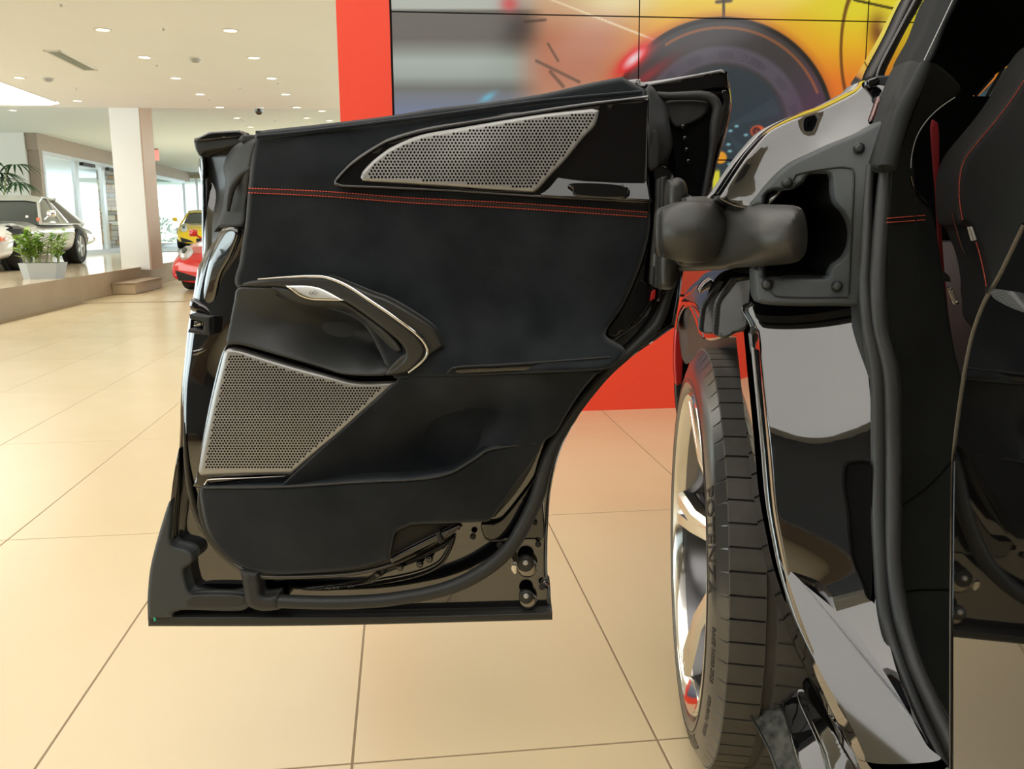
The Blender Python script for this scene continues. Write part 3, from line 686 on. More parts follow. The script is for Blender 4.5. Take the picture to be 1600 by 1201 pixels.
    for sx in (-1, 1):
        if classic:
            MB().box((sx * .80 - .09, yf + .02, .47), (sx * .80 + .09, yf + .34, .55), bev=.02).build('indicator_lamp', amber, r, local=True)
            MB().box((sx * .82 - .02, -.60, .79), (sx * .82 + .02, -.5, .85), bev=.008).build('marker_lamp', amber, r, local=True)
        else:
            M = Matrix.Translation((sx * .58, yf + .17, .63)) @ Matrix.Rotation(math.radians(38), 4, 'X') @ Matrix.Rotation(sx * .2, 4, 'Y') @ Matrix.Diagonal((1, 1.7, .8, 1))
            h_ = MB().lathe([(0, .05), (.06, .045), (.085, .02), (.095, -.06)], M, 24).build('headlight', brushed, r, local=True)
            MB().lathe([(0, .075), (.035, .07), (.045, .04)], M, 16).build('projector_lens', dglass, h_, local=True)
            MB().add([(sx * .30, yf - .012, .20), (sx * .66, yf - .012, .20), (sx * .70, yf - .012, .36), (sx * .42, yf - .012, .27), (sx * .30, yf + .1, .20), (sx * .66, yf + .1, .20), (sx * .70, yf + .1, .36), (sx * .42, yf + .1, .27)], [(0, 1, 2, 3), (0, 4, 5, 1), (1, 5, 6, 2), (2, 6, 7, 3), (3, 7, 4, 0)]).build('air_intake', blk, r, local=True)
        mm = MB().tube([(sx * .85, -.35, .82), (sx * .98, -.38, .92)], .015, 6); mm.box((sx * .98 - .07, -.42, .86), (sx * .98 + .07, -.34, .98), bev=.03)
        mm.build('door_mirror', mt if not classic else chrome, r, local=True)
    MB().box((-.24, yf - .01, .20), (.24, yf + .08, .32), bev=.02).build('front_grille', blk, r, local=True)
    return r
wr_ = Vector(onz(131, 411, PH)); wf_ = Vector(onz(44, 421.5, PH)); d_ = wr_ - wf_
hd = math.atan2(-d_.x, d_.y); 
wc = (wr_ + wf_) / 2
sidev = Vector((math.cos(hd), math.sin(hd), 0))
cw = sports_car('classic_coupe', 'silver-white classic coupe parked on the platform behind the planter', wc - sidev * (1.76 / 2), hd, carwhite, wb=d_.length, Lg=d_.length + 2.1, classic=True, H=1.24)
cy_ = onz(300, 388, 0.02)
sports_car('yellow_sports_car', 'bright yellow sports car seen beyond the white pillar', RM(-6.35, 31.3, PH + .02), -AZ + .14, caryel)
sports_car('red_sports_car', 'red sports car nose with round headlight, half hidden by the open car door', RM(-2.55, 16.6, 0), -AZ - .10, carred)
ysp = struct('floor_dais', MB().box((-7.9, 26.5, PH), (-4.6, 35.9, PH + .02), RMAT), mat('grey_dais', (.3, .31, .33), .3), smooth=False)
# hedge / shrubs outside the far window, stone pier, parked car
for k, (x, y, z0, s_, lb) in enumerate(((-9.6, 38, 0, 1.0, 'green shrub outside the far window beside the pillar'), (-7.2, 38.5, 0, .9, 'green shrub outside the far window behind the yellow car'), (-16.5, 33, 0, 2.0, 'leafy tree outside the entrance glazing'))):
    sh = thing('shrub', RM(x, y, -.16), lb, 'shrub'); rs = random.Random(k); lf = MB(); cen = Vector((0, 0, .9 * s_))
    for j in range(260):
        dv = Vector((rs.gauss(0, 1), rs.gauss(0, 1), rs.gauss(0, .8))).normalized(); p = cen + dv * .75 * s_ * rs.uniform(.6, 1); leafblade(lf, p, dv + Vector((0, 0, .1)), .25 * s_, .06 * s_, .2, .3, n=2)
    lf.build('foliage', mat('shrub_green', (.12, .30, .06), .6), sh, local=True); MB().tube([(0, 0, 0), (0, 0, .9 * s_)], .05 * s_, 6).build('stem', stem, sh, local=True)
wpx = RM(-10.2, 29.5, 0)
sp = thing('stone_pier', RM(-10.0, 34.5, -.16), 'rough stone pier of stacked blocks seen through the glass doors', 'pier', rz=-AZ)
MB().box((-.60, -.38, 0), (.60, .4, 3.1)).build('core', grout, sp, local=True, smooth=False)
rs = random.Random(5); z = 0.0; sts = [mat('stone_%s' % n, c_, .8) for n, c_ in (('tan', (.50, .38, .26)), ('pale', (.66, .60, .50)), ('grey', (.40, .38, .36)), ('rust', (.42, .28, .18)))]
while z < 3.05:
    h = rs.uniform(.12, .24); x = -.62
    while x < .60:
        wdt = rs.uniform(.18, .42); MB().box((x, -.43 - rs.uniform(0, .04), z), (min(x + wdt, .62), -.3, z + h - .012), bev=.01).build('stone', rs.choice(sts), sp, local=True, smooth=False); x += wdt + .012
    y = -.40
    while y < .4:
        wdt = rs.uniform(.18, .36); MB().box((.58, y, z), (.64 + rs.uniform(0, .03), min(y + wdt, .42), z + h - .012), bev=.01).build('stone', rs.choice(sts), sp, local=True, smooth=False); y += wdt + .012
    z += h
bn = thing('street_banner', RM(-12.3, 32.0, .3), 'small blue and red banner outside the glass doors', 'banner', rz=-AZ)
MB().tube([(0, 0, -.16), (0, 0, 2.0)], .03, 8).build('pole', alu, bn, local=True)
MB().box((.03, -.01, 1.1), (.55, .01, 1.75)).build('flag', mat('banner_blue', (.10, .12, .38), .6), bn, local=True, smooth=False)
MB().box((.03, -.016, 1.4), (.28, -.011, 1.75)).build('canton', mat('banner_red', (.55, .08, .10), .6), bn, local=True, smooth=False)

# =================================================================== THE BLACK CAR
car = thing('suv_car', (.55, 1.25, 0), 'glossy black car in the foreground, rear-hinged rear door standing open', 'car')
DY = 1.44                                                        # distance of the door trim face
# ---- rear door -------------------------------------------------------------
shell = [(316, 240), (400, 215), (700, 175), (974, 126), (1010, 128), (1128, 109, 1), (1140, 130), (1142, 162), (1137, 200), (1122, 250), (1104, 310), (1085, 380), (1068, 425), (1062, 465), (1054, 511, 1), (1040, 520), (1022, 533), (997, 550), (967, 573), (945, 593), (923, 618),
         (905, 648), (883, 687), (869, 726), (860, 772), (856, 825), (855, 880), (856, 905, 1), (850, 909, 1), (855, 912, 1), (860, 917, 1), (861, 962, 1), (600, 971), (300, 974), (236, 973, 1), (262, 900), (266, 850), (280, 700), (283, 616), (289, 555), (293, 515), (301, 470), (309, 420), (318, 392), (316, 300)]
shd = TPS([(316, 240, 1.60), (330, 400, 1.56), (300, 520, 1.55), (285, 616, 1.54), (262, 880, 1.525), (236, 970, 1.52), (500, 960, 1.52), (860, 960, 1.52), (860, 800, 1.52), (905, 648, 1.52), (1050, 510, 1.53), (1140, 130, 1.55), (1100, 330, 1.55), (700, 176, 1.52), (600, 600, 1.54), (800, 400, 1.54), (400, 400, 1.55)])
door = relief('rear_door', shell, shd, paint, car, rnd=(7, .010), back=.05, step=22)
S2 = car
def dp(*a, **k): k.setdefault('parent', door); return relief(*a, **k)
def D(name, out, dep, mt, **k): return relief(name, out, dep, mt, door, **k)
# outer skin edge below and left
D('sill_strip', [(231, 963, 1), (232, 978, 1), (500, 977), (863, 968, 1), (863, 956, 1), (600, 962)], 1.49, satin, rnd=(3, .004), back=.06)
D('flange_cover', [(264, 784), (238, 872), (231, 926), (231, 966, 1), (270, 964, 1), (282, 953), (380, 953), (382, 931), (345, 933), (302, 928), (292, 914), (287, 890), (294, 884), (302, 876), (300, 864), (288, 857), (272, 853), (266, 840), (268, 800)], 1.485, plastic, rnd=(6, .006), back=.04)
D('edge_bead', [(280, 700), (272, 740), (266, 790), (266, 845), (271, 850), (274, 800), (280, 745)], 1.50, gloss, rnd=(3, .004), back=.04)
# inner frame (painted steel visible around the trim)
D('inner_frame', [(380, 352), (348, 358), (338, 372), (322, 398), (308, 450), (300, 500), (293, 555), (286, 616), (286, 700), (291, 760), (303, 806), (330, 850), (374, 892), (412, 905), (508, 902), (560, 897), (608, 884), (650, 864), (700, 834), (712, 815), (600, 700), (450, 500)],
  TPS([(380, 352, 1.505), (340, 370, 1.515), (305, 470, 1.520), (288, 616, 1.512), (300, 790, 1.505), (374, 890, 1.49), (508, 900, 1.485), (700, 830, 1.49), (370, 500, 1.507), (330, 700, 1.50), (600, 700, 1.56), (520, 560, 1.56), (470, 640, 1.54), (560, 780, 1.54)]), paint, rnd=(8, .008), back=.03, step=14)
D('frame_rib', [(352, 358), (330, 400), (318, 450), (314, 480), (322, 486), (336, 470), (346, 430), (362, 400), (374, 362)], TPS([(352, 358, 1.498), (318, 450, 1.515), (330, 484, 1.515), (370, 365, 1.49)]), paint, rnd=(7, .006), back=.03, step=10)
D('latch_recess_rim', [(299, 466), (312, 472), (328, 482), (338, 500), (341, 525), (336, 544), (322, 552), (300, 558), (298, 548), (318, 540), (327, 530), (329, 505), (320, 492), (298, 484)], 1.512, paint, rnd=(5, .008), back=.03, step=8)
lt = D('latch_bracket', [(296, 491, 1), (327, 496, 1), (328, 524, 1), (294, 519, 1), (295, 514, 1), (318, 516, 1), (318, 502, 1), (297, 498, 1)], 1.485, rubber, rnd=(1.5, .002), back=.04, sm=False, step=8)
relief('latch_pocket', [(298, 499), (318, 502), (318, 516), (297, 514)], 1.512, void, door, rnd=None, back=.01, sm=False)
relief('latch_claw', [(304, 502), (314, 504), (313, 510), (303, 509)], 1.50, chrome, lt, rnd=(1.5, .002), back=.01)
# window channel and cap at the top left
D('window_channel', [(316, 240), (330, 232), (372, 230), (392, 215), (374, 300), (366, 352), (345, 372), (328, 400), (322, 372), (326, 350), (322, 330), (318, 300)], TPS([(316, 240, 1.59), (328, 398, 1.565), (390, 220, 1.53), (366, 350, 1.53), (345, 300, 1.575)]), mat('channel_grey', (.022, .024, .026), .3, coat=.3), rnd=(4, .008), back=.03)
D('channel_post', [(309, 240, 1), (321, 238, 1), (323, 330), (330, 400, 1), (319, 442, 1), (316, 400), (315, 290), (314, 252)], 1.575, gloss, rnd=(3, .006), back=.04)
cp = D('glass_run_cap', [(304, 226), (304, 216), (318, 215), (376, 213), (392, 215), (374, 226), (350, 232), (318, 238), (312, 243), (307, 236)], 1.535, rubber, rnd=(3, .006), back=.06)
relief('cap_lip', [(305, 217), (318, 210), (326, 206), (345, 204.5), (374, 203), (376.5, 205), (376.5, 214), (340, 218), (308, 221)], 1.53, gloss, cp, rnd=(3, .006), back=.05)
D('window_seal', [(376, 212), (400, 211), (402, 217), (376, 222)], 1.49, rubber, rnd=(2, .003), back=.04)
D('rubber_boot', [(372, 224), (356, 241), (349, 262), (352, 282), (350, 308), (344, 336), (334, 362), (341, 357), (380, 354), (386, 320), (396, 250), (402, 218)], TPS([(372, 224, 1.50), (349, 262, 1.53), (334, 362, 1.525), (380, 354, 1.485), (402, 218, 1.47), (365, 270, 1.50), (372, 310, 1.505), (360, 330, 1.51)]), boot, rnd=(9, .014), back=.04, step=9)
ptube('boot_fold', [(392, 262), (375, 275), (362, 296), (356, 330)], TPS([(392, 262, 1.475), (375, 275, 1.488), (362, 296, 1.497), (356, 330, 1.50)]), [2, 5, 5, 3], boot, door)
# ---- trim: one suede shell with a sculpted relief
upper = [(399, 209), (410, 204), (500, 194), (600, 182), (680, 169), (760, 160), (850, 146), (920, 130), (972, 120, 1), (1005, 138, 1), (1008, 152), (1012, 250), (1016, 337), (1010, 384), (994, 432), (972, 480), (948, 515), (950, 528), (974, 543), (976, 552), (962, 568), (935, 578), (800, 584), (640, 590), (610, 582), (560, 500), (450, 470), (372, 450), (375, 405), (383, 351), (387, 305), (392, 255)]
Du = TPS([(399, 209, 1.475), (600, 184, 1.475), (850, 150, 1.475), (990, 132, 1.475), (1012, 250, 1.46), (1016, 337, 1.455), (994, 432, 1.455), (950, 515, 1.445), (387, 305, 1.455), (375, 430, 1.452), (500, 250, 1.452), (700, 240, 1.452), (900, 230, 1.455), (500, 380, 1.448), (700, 400, 1.448), (900, 400, 1.450), (700, 480, 1.444), (900, 490, 1.442), (850, 525, 1.432), (720, 530, 1.43), (690, 560, 1.40), (850, 560, 1.40), (960, 548, 1.405), (800, 580, 1.40), (650, 588, 1.405), (600, 560, 1.42)])
trim = D('trim_panel', upper, Du, suede, rnd=(9, .014), back=.05, step=14)
ptube('top_bolster_edge', [(402, 214), (500, 204), (680, 181), (850, 158), (1003, 144)], 1.462, 3, suede, trim)
# lower recess (map pocket) surface
lower = [(640, 588), (800, 583), (935, 577), (930, 586), (908, 612), (886, 646), (868, 676), (850, 690), (820, 730), (700, 780), (560, 775), (436, 762, 1), (470, 730), (520, 685), (580, 632), (616, 600)]
Dl = TPS([(640, 588, 1.405), (800, 583, 1.405), (935, 577, 1.42), (436, 760, 1.44), (520, 685, 1.435), (580, 632, 1.425), (616, 600, 1.41), (500, 730, 1.445), (600, 660, 1.44), (700, 610, 1.42), (560, 720, 1.475), (640, 690, 1.50), (700, 650, 1.48), (760, 620, 1.455), (660, 740, 1.515), (730, 690, 1.515), (780, 640, 1.47), (800, 660, 1.448), (850, 640, 1.44), (900, 610, 1.445), (820, 610, 1.43), (780, 690, 1.452), (840, 690, 1.452), (600, 760, 1.505), (740, 740, 1.50), (860, 600, 1.425)])
D('pocket_lining', lower, Dl, suede, rnd=(4, .006), back=.04, step=10)
# pocket front
pocket = [(314, 762), (340, 760.5), (436, 760), (500, 757), (560, 752), (600, 750), (647, 748), (700, 739), (720, 730), (745, 714), (764, 702), (790, 696), (840, 690, 1), (843, 694, 1), (832, 722), (811, 750), (787, 785), (770, 808), (761, 815, 1), (706, 817), (650, 819), (636, 822), (618, 832), (612, 850), (608, 874, 1), (560, 887), (508, 893), (450, 896), (412, 895), (374, 885), (345, 862), (325, 832), (315, 792)]
Dk = TPS([(314, 762, 1.455), (436, 760, 1.428), (560, 752, 1.415), (700, 740, 1.42), (764, 702, 1.435), (840, 692, 1.452), (811, 750, 1.458), (765, 812, 1.462), (610, 860, 1.455), (508, 892, 1.465), (412, 894, 1.47), (340, 855, 1.478), (430, 820, 1.44), (560, 810, 1.428), (700, 780, 1.43)])
pk = D('map_pocket', pocket, Dk, suede, rnd=(6, .010), back=.05, step=14)
ptube('pocket_edge_piping', [(317, 762), (436, 760.5), (560, 753), (647, 749), (700, 740), (745, 715), (766, 702), (838, 692)], lambda x, y: Dk(x, y) + .001, 1.6, satin, pk)
D('pocket_cutout', [(606, 876), (612, 848), (620, 830), (638, 820), (700, 816), (716, 817), (704, 830), (680, 842), (640, 860)], 1.478, dkplastic, rnd=(2, .003), back=.03)
D('cutout_strap', [(610, 873), (640, 856), (676, 838), (716, 819, 1), (722, 822, 1), (690, 842), (650, 862), (612, 880)], 1.462, gloss, rnd=(3, .004), back=.012)
D('strap_clip', [(680, 833), (686, 830), (694, 846), (687, 850)], 1.455, dkplastic, rnd=(2, .003), back=.012, sm=False)
D('trim_lower_rim', [(312, 764), (308, 790), (318, 832), (340, 862), (372, 888), (412, 900), (508, 898), (560, 893), (614, 879), (650, 860), (700, 832), (712, 817), (700, 817), (640, 852), (606, 872), (560, 884), (508, 889), (412, 890), (376, 880), (348, 858), (328, 828), (318, 790)], 1.478, satin, rnd=(3, .004), back=.02)
# right-hand satin edge of pocket
D('pocket_side_sliver', [(843, 700), (830, 732), (806, 770), (780, 800), (771, 808), (800, 765), (822, 728)], 1.48, satin, rnd=(1.5, .002), back=.01)
# ---- stitching: two rows of short red threads
def stitch(path, dep, name, parent, pitch=4.6, w=.9, ln=3.2, mt=redthread):
    q = spline(path, False, 1.0); mb = MB(); acc = 0; L_ = 0
    ds = np.hypot(*(q[1:] - q[:-1]).T); cs = np.concatenate([[0], np.cumsum(ds)])
    n = int(cs[-1] / pitch)
    for i in range(n):
        a, b = i * pitch, i * pitch + ln; pts = [(np.interp(t, cs, q[:, 0]), np.interp(t, cs, q[:, 1])) for t in (a, (a + b) / 2, b)]
        px = np.array([p[0] for p in pts]); py = np.array([p[1] for p in pts]); Yv = dep(px, py) + np.array([.0005, -.0010, .0005])
        W = pix(px, py, Yv); mb.tube(W, [w * Yv[0] / f * .6, w * Yv[0] / f, w * Yv[0] / f * .6], 5)
    o = mb.build(name, mt, parent); o['kind'] = 'stuff'; return o
seam_d = lambda x, y: Du(x, y) - .0008
stitch([(389, 294), (506, 299), (640, 309), (800, 317), (1014, 331.5)], seam_d, 'upper_stitching', trim)
stitch([(388, 301), (506, 306.5), (640, 316.5), (800, 325), (1014, 339)], seam_d, 'lower_stitching', trim)
q = spline([(388, 297.5), (506, 302.8), (640, 312.8), (800, 321), (1015, 335)], False, 12); Yq = Du(q[:, 0], q[:, 1]) - .0003
v = []; 
for (a, b), Y_ in zip(q, Yq): v += [P(a, b - 2.2, Y_ - .0006), P(a, b, Y_ + .0002 - .0012), P(a, b + 2.2, Y_ - .0006)]
obj('seam_strip', v, [(i * 3 + j, i * 3 + j + 1, i * 3 + j + 4, i * 3 + j + 3) for i in range(len(q) - 1) for j in (0, 1)], mat('seam_tape', (.030, .016, .014), .8), trim)
# ---- upper speaker and its glossy surround
sur = [(521, 285), (524, 276), (545, 254), (563, 240), (590, 224), (616, 212), (675, 196), (740, 186), (815, 174), (920, 159), (1013, 149, 1), (1014, 160), (1012, 250), (1012, 286), (1020, 317, 1), (1012, 319), (850, 311), (710, 302), (605, 297), (532, 293)]
us = D('speaker_surround', sur, TPS([(521, 285, 1.442), (616, 212, 1.445), (815, 175, 1.448), (1012, 150, 1.445), (1018, 316, 1.437), (850, 310, 1.438), (605, 296, 1.438), (760, 240, 1.452)]), gloss, rnd=(5, .008), back=.02, step=18)
bead = [(524, 284), (548, 258), (590, 229), (616, 217), (675, 201), (815, 178.5), (920, 163), (1011, 152)]
ptube('surround_bead', bead, 1.4385, 1.5, gloss, us)
ptube('surround_lower_bead', [(524, 286), (532, 290), (605, 293), (710, 298), (850, 307), (1016, 315)], 1.4355, 1.8, gloss, us)
gr1 = [(563.5, 277), (566, 269), (580.5, 253), (598, 239), (615.5, 228), (657.5, 211), (720, 199.5), (780, 189), (850, 178), (925, 170, 1), (936, 172.5, 1), (930, 195), (910, 217), (885, 248), (862, 272), (841, 295), (832.5, 300, 1), (770, 296), (710, 291.5), (640, 287), (587.5, 284), (567, 282)]
D('upper_speaker_grille', gr1, TPS([(563, 277, 1.434), (720, 200, 1.436), (930, 173, 1.434), (835, 298, 1.431), (640, 286, 1.431), (750, 240, 1.429)]), grille, rnd=(5, .004), back=.010, hback=.0009, perf=(5.6, 2.2, 6.5), cap=False)
D('speaker_cloth', [(570, 277), (620, 230), (780, 193), (930, 174), (838, 296), (640, 284)], 1.4425, void, rnd=None, back=.004, sm=False, step=40)
sw = D('switch_panel', [(878, 266), (884, 263), (1010, 269, 1), (1018, 314, 1), (900, 309, 1), (846, 306), (858, 292)], TPS([(884, 263, 1.445), (1010, 269, 1.445), (1018, 314, 1.428), (850, 306, 1.43), (930, 285, 1.438)]), gloss, rnd=(3, .003), back=.01)
relief('switch_inlay', [(892, 284), (972, 288), (978, 309), (905, 307), (895, 296)], 1.427, gloss, sw, rnd=(3, .002), back=.006)
ptube('frame_edge_band', [(288, 660), (290, 710), (295, 755), (305, 797), (324, 836), (350, 868), (380, 890), (412, 901), (500, 900), (560, 895), (612, 882), (650, 866)], TPS([(288, 660, 1.502), (290, 710, 1.50), (305, 797, 1.495), (350, 868, 1.484), (412, 901, 1.478), (560, 895, 1.474), (650, 866, 1.478)]), [1, 3.5, 4.5, 5, 5, 4.5, 4, 3.5, 3.5, 3, 3, 2], mat('edge_band', (.055, .048, .036), .28, coat=.5), door, n=12)  # olive of the floor reflected in the frame edge, put into the colour
ptube('lower_trim_line', [(320, 757), (324, 750), (340, 748.5), (400, 746), (446, 743.5)], 1.462, 1.6, chrome, door)
# ---- lower speaker
D('lower_speaker_surround', [(352, 540), (372, 540), (460, 566), (548, 591), (620, 592), (636, 592), (600, 640), (450, 756), (436, 762), (314, 762), (308, 740), (330, 620)], 1.468, gloss, rnd=(3, .005), back=.02)
gr2 = [(356, 545), (372, 545.5), (400, 554), (460, 572), (520, 588), (548, 595), (575, 597), (624, 595, 1), (600, 616), (550, 660), (500, 703), (456, 741, 1), (400, 741.5), (314, 742), (310.5, 737), (313, 716), (322, 670), (332, 624), (344, 575), (351, 549)]
D('lower_speaker_grille', gr2, TPS([(356, 545, 1.455), (548, 595, 1.440), (620, 596, 1.43), (456, 741, 1.445), (312, 740, 1.462), (332, 624, 1.46), (430, 650, 1.444)]), grille, rnd=(7, .007), back=.010, hback=.0009, perf=(4.75, 2.0, 9), cap=False)
D('lower_speaker_cloth', [(360, 552), (548, 600), (612, 600), (456, 736), (318, 736), (335, 630)], 1.4655, void, rnd=None, back=.004, sm=False, step=40)
# ---- handle cluster
Dh = TPS([(372, 449, 1.455), (404, 436, 1.445), (459, 431, 1.43), (520, 436, 1.415), (577, 462, 1.40), (672, 507, 1.395), (694, 541, 1.40), (655, 570, 1.40), (634, 583, 1.405), (613, 500, 1.395)])
D('handle_surround', [(395, 437), (459, 430.5), (506, 430.5), (522, 433), (577.5, 456), (613, 470), (672.5, 507), (690, 530), (694, 541, 1), (670, 557), (650, 572), (634, 584, 1), (600, 585), (620, 560), (640, 540), (600, 500), (520, 460), (440, 445)], Dh, satin, rnd=(6, .010), back=.04, step=10)
ptube('chrome_accent', [(403, 436), (459, 432), (487, 431.5), (511, 433.5), (542, 446), (577.5, 469), (613, 493), (649, 520), (665, 538), (668, 552), (658, 566), (638, 582)], lambda x, y: Dh(x, y) - .006, [.8, 1.4, 2.2, 2.6, 2.6, 2.6, 2.6, 2.4, 1.4], chrome, door, step=6)
grip = [(371.6, 449), (374, 443), (381, 441), (404, 437), (459, 434), (506, 434.5), (530, 441), (570, 466), (613, 495), (645, 519), (661, 537), (664, 550), (655, 565), (634, 582), (600, 586), (606, 582), (630, 563), (633, 548), (625, 535), (600, 514), (565, 488), (535, 470), (500, 466), (440, 449), (400, 448.5)]
D('pull_handle', grip, lambda x, y: Dh(x, y) - .004, satin, rnd=(5, .006), back=.03, step=8)
bowl = [(371.5, 450), (400, 448.5), (450, 449), (500, 452), (538, 469), (566, 488), (601, 514), (625, 535), (632, 548), (629, 563), (606, 583), (598, 587), (540, 585), (500, 573), (440, 556), (398, 544), (372, 538), (356, 538), (354, 532), (360, 500), (366, 470)]
Db = TPS([(371, 451, 1.448), (356, 536, 1.448), (372, 538, 1.446), (440, 556, 1.437), (540, 585, 1.420), (600, 587, 1.412), (632, 550, 1.412), (625, 536, 1.42), (566, 489, 1.432), (500, 453, 1.428), (430, 449, 1.44), (400, 490, 1.455), (440, 500, 1.468), (500, 490, 1.480), (550, 500, 1.488), (590, 530, 1.490), (606, 552, 1.475), (540, 540, 1.482), (480, 535, 1.468), (430, 540, 1.446), (560, 565, 1.435), (480, 560, 1.442), (600, 572, 1.42), (610, 534, 1.48), (575, 505, 1.475)])
D('handle_bowl', bowl, Db, leather, rnd=(4, .006), back=.04, step=6)
D('grip_underside', [(424, 450), (440, 449), (500, 462), (536, 470), (566, 489), (601, 515), (622, 536), (628, 548), (622, 552), (608, 548), (595, 534), (570, 505), (545, 486), (520, 482), (480, 480), (450, 470)], TPS([(424, 450, 1.436), (480, 478, 1.438), (520, 481, 1.437), (536, 470, 1.415), (601, 515, 1.408), (622, 536, 1.405), (595, 534, 1.43), (545, 486, 1.43), (622, 551, 1.415), (500, 460, 1.425)]), leather, rnd=(6, .010), back=.03, step=8)
bz = D('switch_bezel', [(445.7, 446.3, 1), (473, 445.5), (497, 448.7), (516, 457), (537.5, 469.5, 1), (506, 469), (485, 467.7), (468, 462), (456, 453.5)], TPS([(445, 446, 1.424), (497, 449, 1.414), (537, 469, 1.404), (485, 468, 1.412)]), chrome, rnd=(2, .002), back=.012)
relief('window_switch', [(458, 448.5, 1), (478, 447.8), (496, 451), (512, 458), (529, 467, 1), (506, 466), (487, 465), (472, 459)], TPS([(458, 448, 1.4195), (496, 451, 1.4115), (529, 467, 1.4035), (487, 465, 1.4105)]), brushed, bz, rnd=(1.5, .0012), back=.006)
ic = MB()
for cx_ in (486.5,):
    for k in range(16):
        a = k / 16 * 6.283; ic.box((0, 0, 0), (.0001, .0001, .0001))
pts = [P(486 + 2.6 * math.cos(a), 457.3 + 2.1 * math.sin(a), 1.4085) for a in np.linspace(0, 6.283, 17)]
sym = MB().tube(pts, .0003, 5); sym.tube([P(x, y, 1.4082) for x, y in ((490, 455.6), (490, 459), (494, 459), (494, 455.6), (492, 453.8), (490, 455.6))], .0003, 5); sym.tube([P(x, y, 1.4082) for x, y in ((482, 457.5), (490, 457.5))], .0003, 5)
sym.build('window_symbol', satin, bz)
# ---- armrest slot
D('armrest_slot', [(698, 583), (704, 577), (716, 573), (780, 570), (860, 565), (935, 560.5), (955, 558.5), (952, 566), (945, 571), (928, 574), (850, 577), (760, 580.5)], 1.396, gloss, rnd=(2, .002), back=.012)
ptube('slot_highlight_bead', [(698, 583), (705, 576.5), (718, 572.5), (780, 569.5), (860, 564.5), (953, 557.5)], 1.395, 1.2, satin, door)
# ---- hardware on the lower right of the shell
dl = D('lower_shell_recess', [(752, 818), (758, 842), (766, 846), (830, 842), (850, 842), (852, 820), (846, 740), (852, 700), (836, 740), (812, 775), (780, 812)], 1.51, gloss, rnd=(4, .006), back=.02)
D('lower_blister', [(470, 920), (560, 908), (600, 885), (650, 866), (690, 846), (712, 836), (704, 862), (688, 885), (650, 902), (590, 914), (520, 922)], 1.505, paint, rnd=(12, .018), back=.02, step=8)
for x, y, r in ((590, 897, 5), (625, 886, 6), (656, 881, 6), (671, 873, 6)): disc('rivet', x, y, 1.49, r, .004, gloss, door, 14)
for x, y, r in ((739, 838, 5), (781, 851, 5), (841, 850, 5), (836, 817, 4), (847, 917, 5)): disc('plug', x, y, 1.505, r, .003, dkplastic, door, 14)
for x, y, r in ((822, 882, 17), (823, 934, 15)):
    bo = disc('door_bumper', x + 2, y + 4, 1.506, r, .006, mat('dark_chrome', (.30, .28, .25), .15, metal=1), door, 28); disc('bumper_pad', x - 1, y - 2, 1.497, r - 3, .004, satin, bo, 24); disc('bumper_screw', x - 1, y - 3, 1.492, 4.5, .002, brushed, bo, 12)
D('slotted_plate', [(800, 880), (806, 879), (809, 892), (805, 897), (799, 890)], 1.49, chrome, rnd=(2, .002), back=.006)
# ---- main weather seal tube, its corner boot and drop tube
seal_d = TPS([(440, 940, 1.475), (620, 934, 1.475), (746, 898, 1.475), (822, 813, 1.478), (860, 702, 1.48), (889, 656, 1.485), (1000, 500, 1.49), (1050, 400, 1.50), (300, 945, 1.475)])
ptube('weather_seal', [(436, 939), (500, 941), (560, 940), (618, 935), (691, 921), (746, 897), (793, 860), (822, 813), (841, 770), (851, 735), (862, 702), (878, 674), (900, 640), (945, 585), (985, 548), (1030, 500), (1046, 440)], seal_d, [11, 11, 11, 11, 11, 11.5, 12, 12, 12, 12, 11, 9, 8, 8, 8, 8, 7], rubber, door, n=14, step=10)
D('seal_corner_boot', [(375, 890, 1), (404, 893, 1), (408, 915), (411, 930), (436, 928, 1), (438, 952, 1), (410, 954), (392, 949), (384, 940), (380, 915)], 1.462, boot, rnd=(9, .012), back=.03, step=8)
D('lower_seal_lip', [(300, 929), (380, 930), (380, 945), (300, 950), (290, 948)], 1.482, rubber, rnd=(4, .006), back=.02)
D('green_mark', [(239, 965), (242, 964), (244, 969), (241, 971)], 1.4835, mat('green_mark', (.02, .45, .28), .5), rnd=None, back=.001, sm=False)
# ---- right edge of the door: outer corner, inner seal, hinge carrier
D('outer_corner_skin', [(1010, 131, 1), (1128, 108, 1), (1136, 112, 1), (1138, 140), (1125, 138), (1020, 154, 1)], 1.52, gloss, rnd=(3, .006), back=.05)
D('outer_edge_skin', [(1126, 140), (1138, 136), (1143, 160), (1138, 190), (1122, 250), (1106, 308), (1088, 330), (1098, 280), (1116, 220), (1128, 170)], 1.525, paint, rnd=(4, .01), back=.04)
D('corner_cavity', [(1030, 150), (1100, 146), (1126, 160), (1120, 220), (1098, 310), (1060, 310), (1052, 240), (1040, 190)], 1.525, void, rnd=(3, .004), back=.02)
ptube('corner_seal', [(1026, 148), (1045, 150), (1095, 149), (1112, 154), (1121, 168), (1118, 190), (1112, 240), (1100, 308)], 1.505, [5, 6, 7, 8, 8, 5, 5, 5], rubber, door)
D('corner_seal_web', [(1040, 158), (1100, 156), (1108, 166), (1100, 182), (1075, 196), (1056, 200), (1046, 190)], 1.515, boot, rnd=(5, .008), back=.02)
D('hinge_side_boot', [(1010, 138), (1020, 136), (1030, 150), (1044, 165), (1046, 190), (1051, 222), (1046, 245), (1036, 258), (1020, 265), (1012, 264), (1008, 200)], TPS([(1010, 138, 1.47), (1044, 165, 1.50), (1012, 260, 1.455), (1050, 222, 1.475), (1030, 200, 1.458)]), boot, rnd=(8, .014), back=.05, step=8)
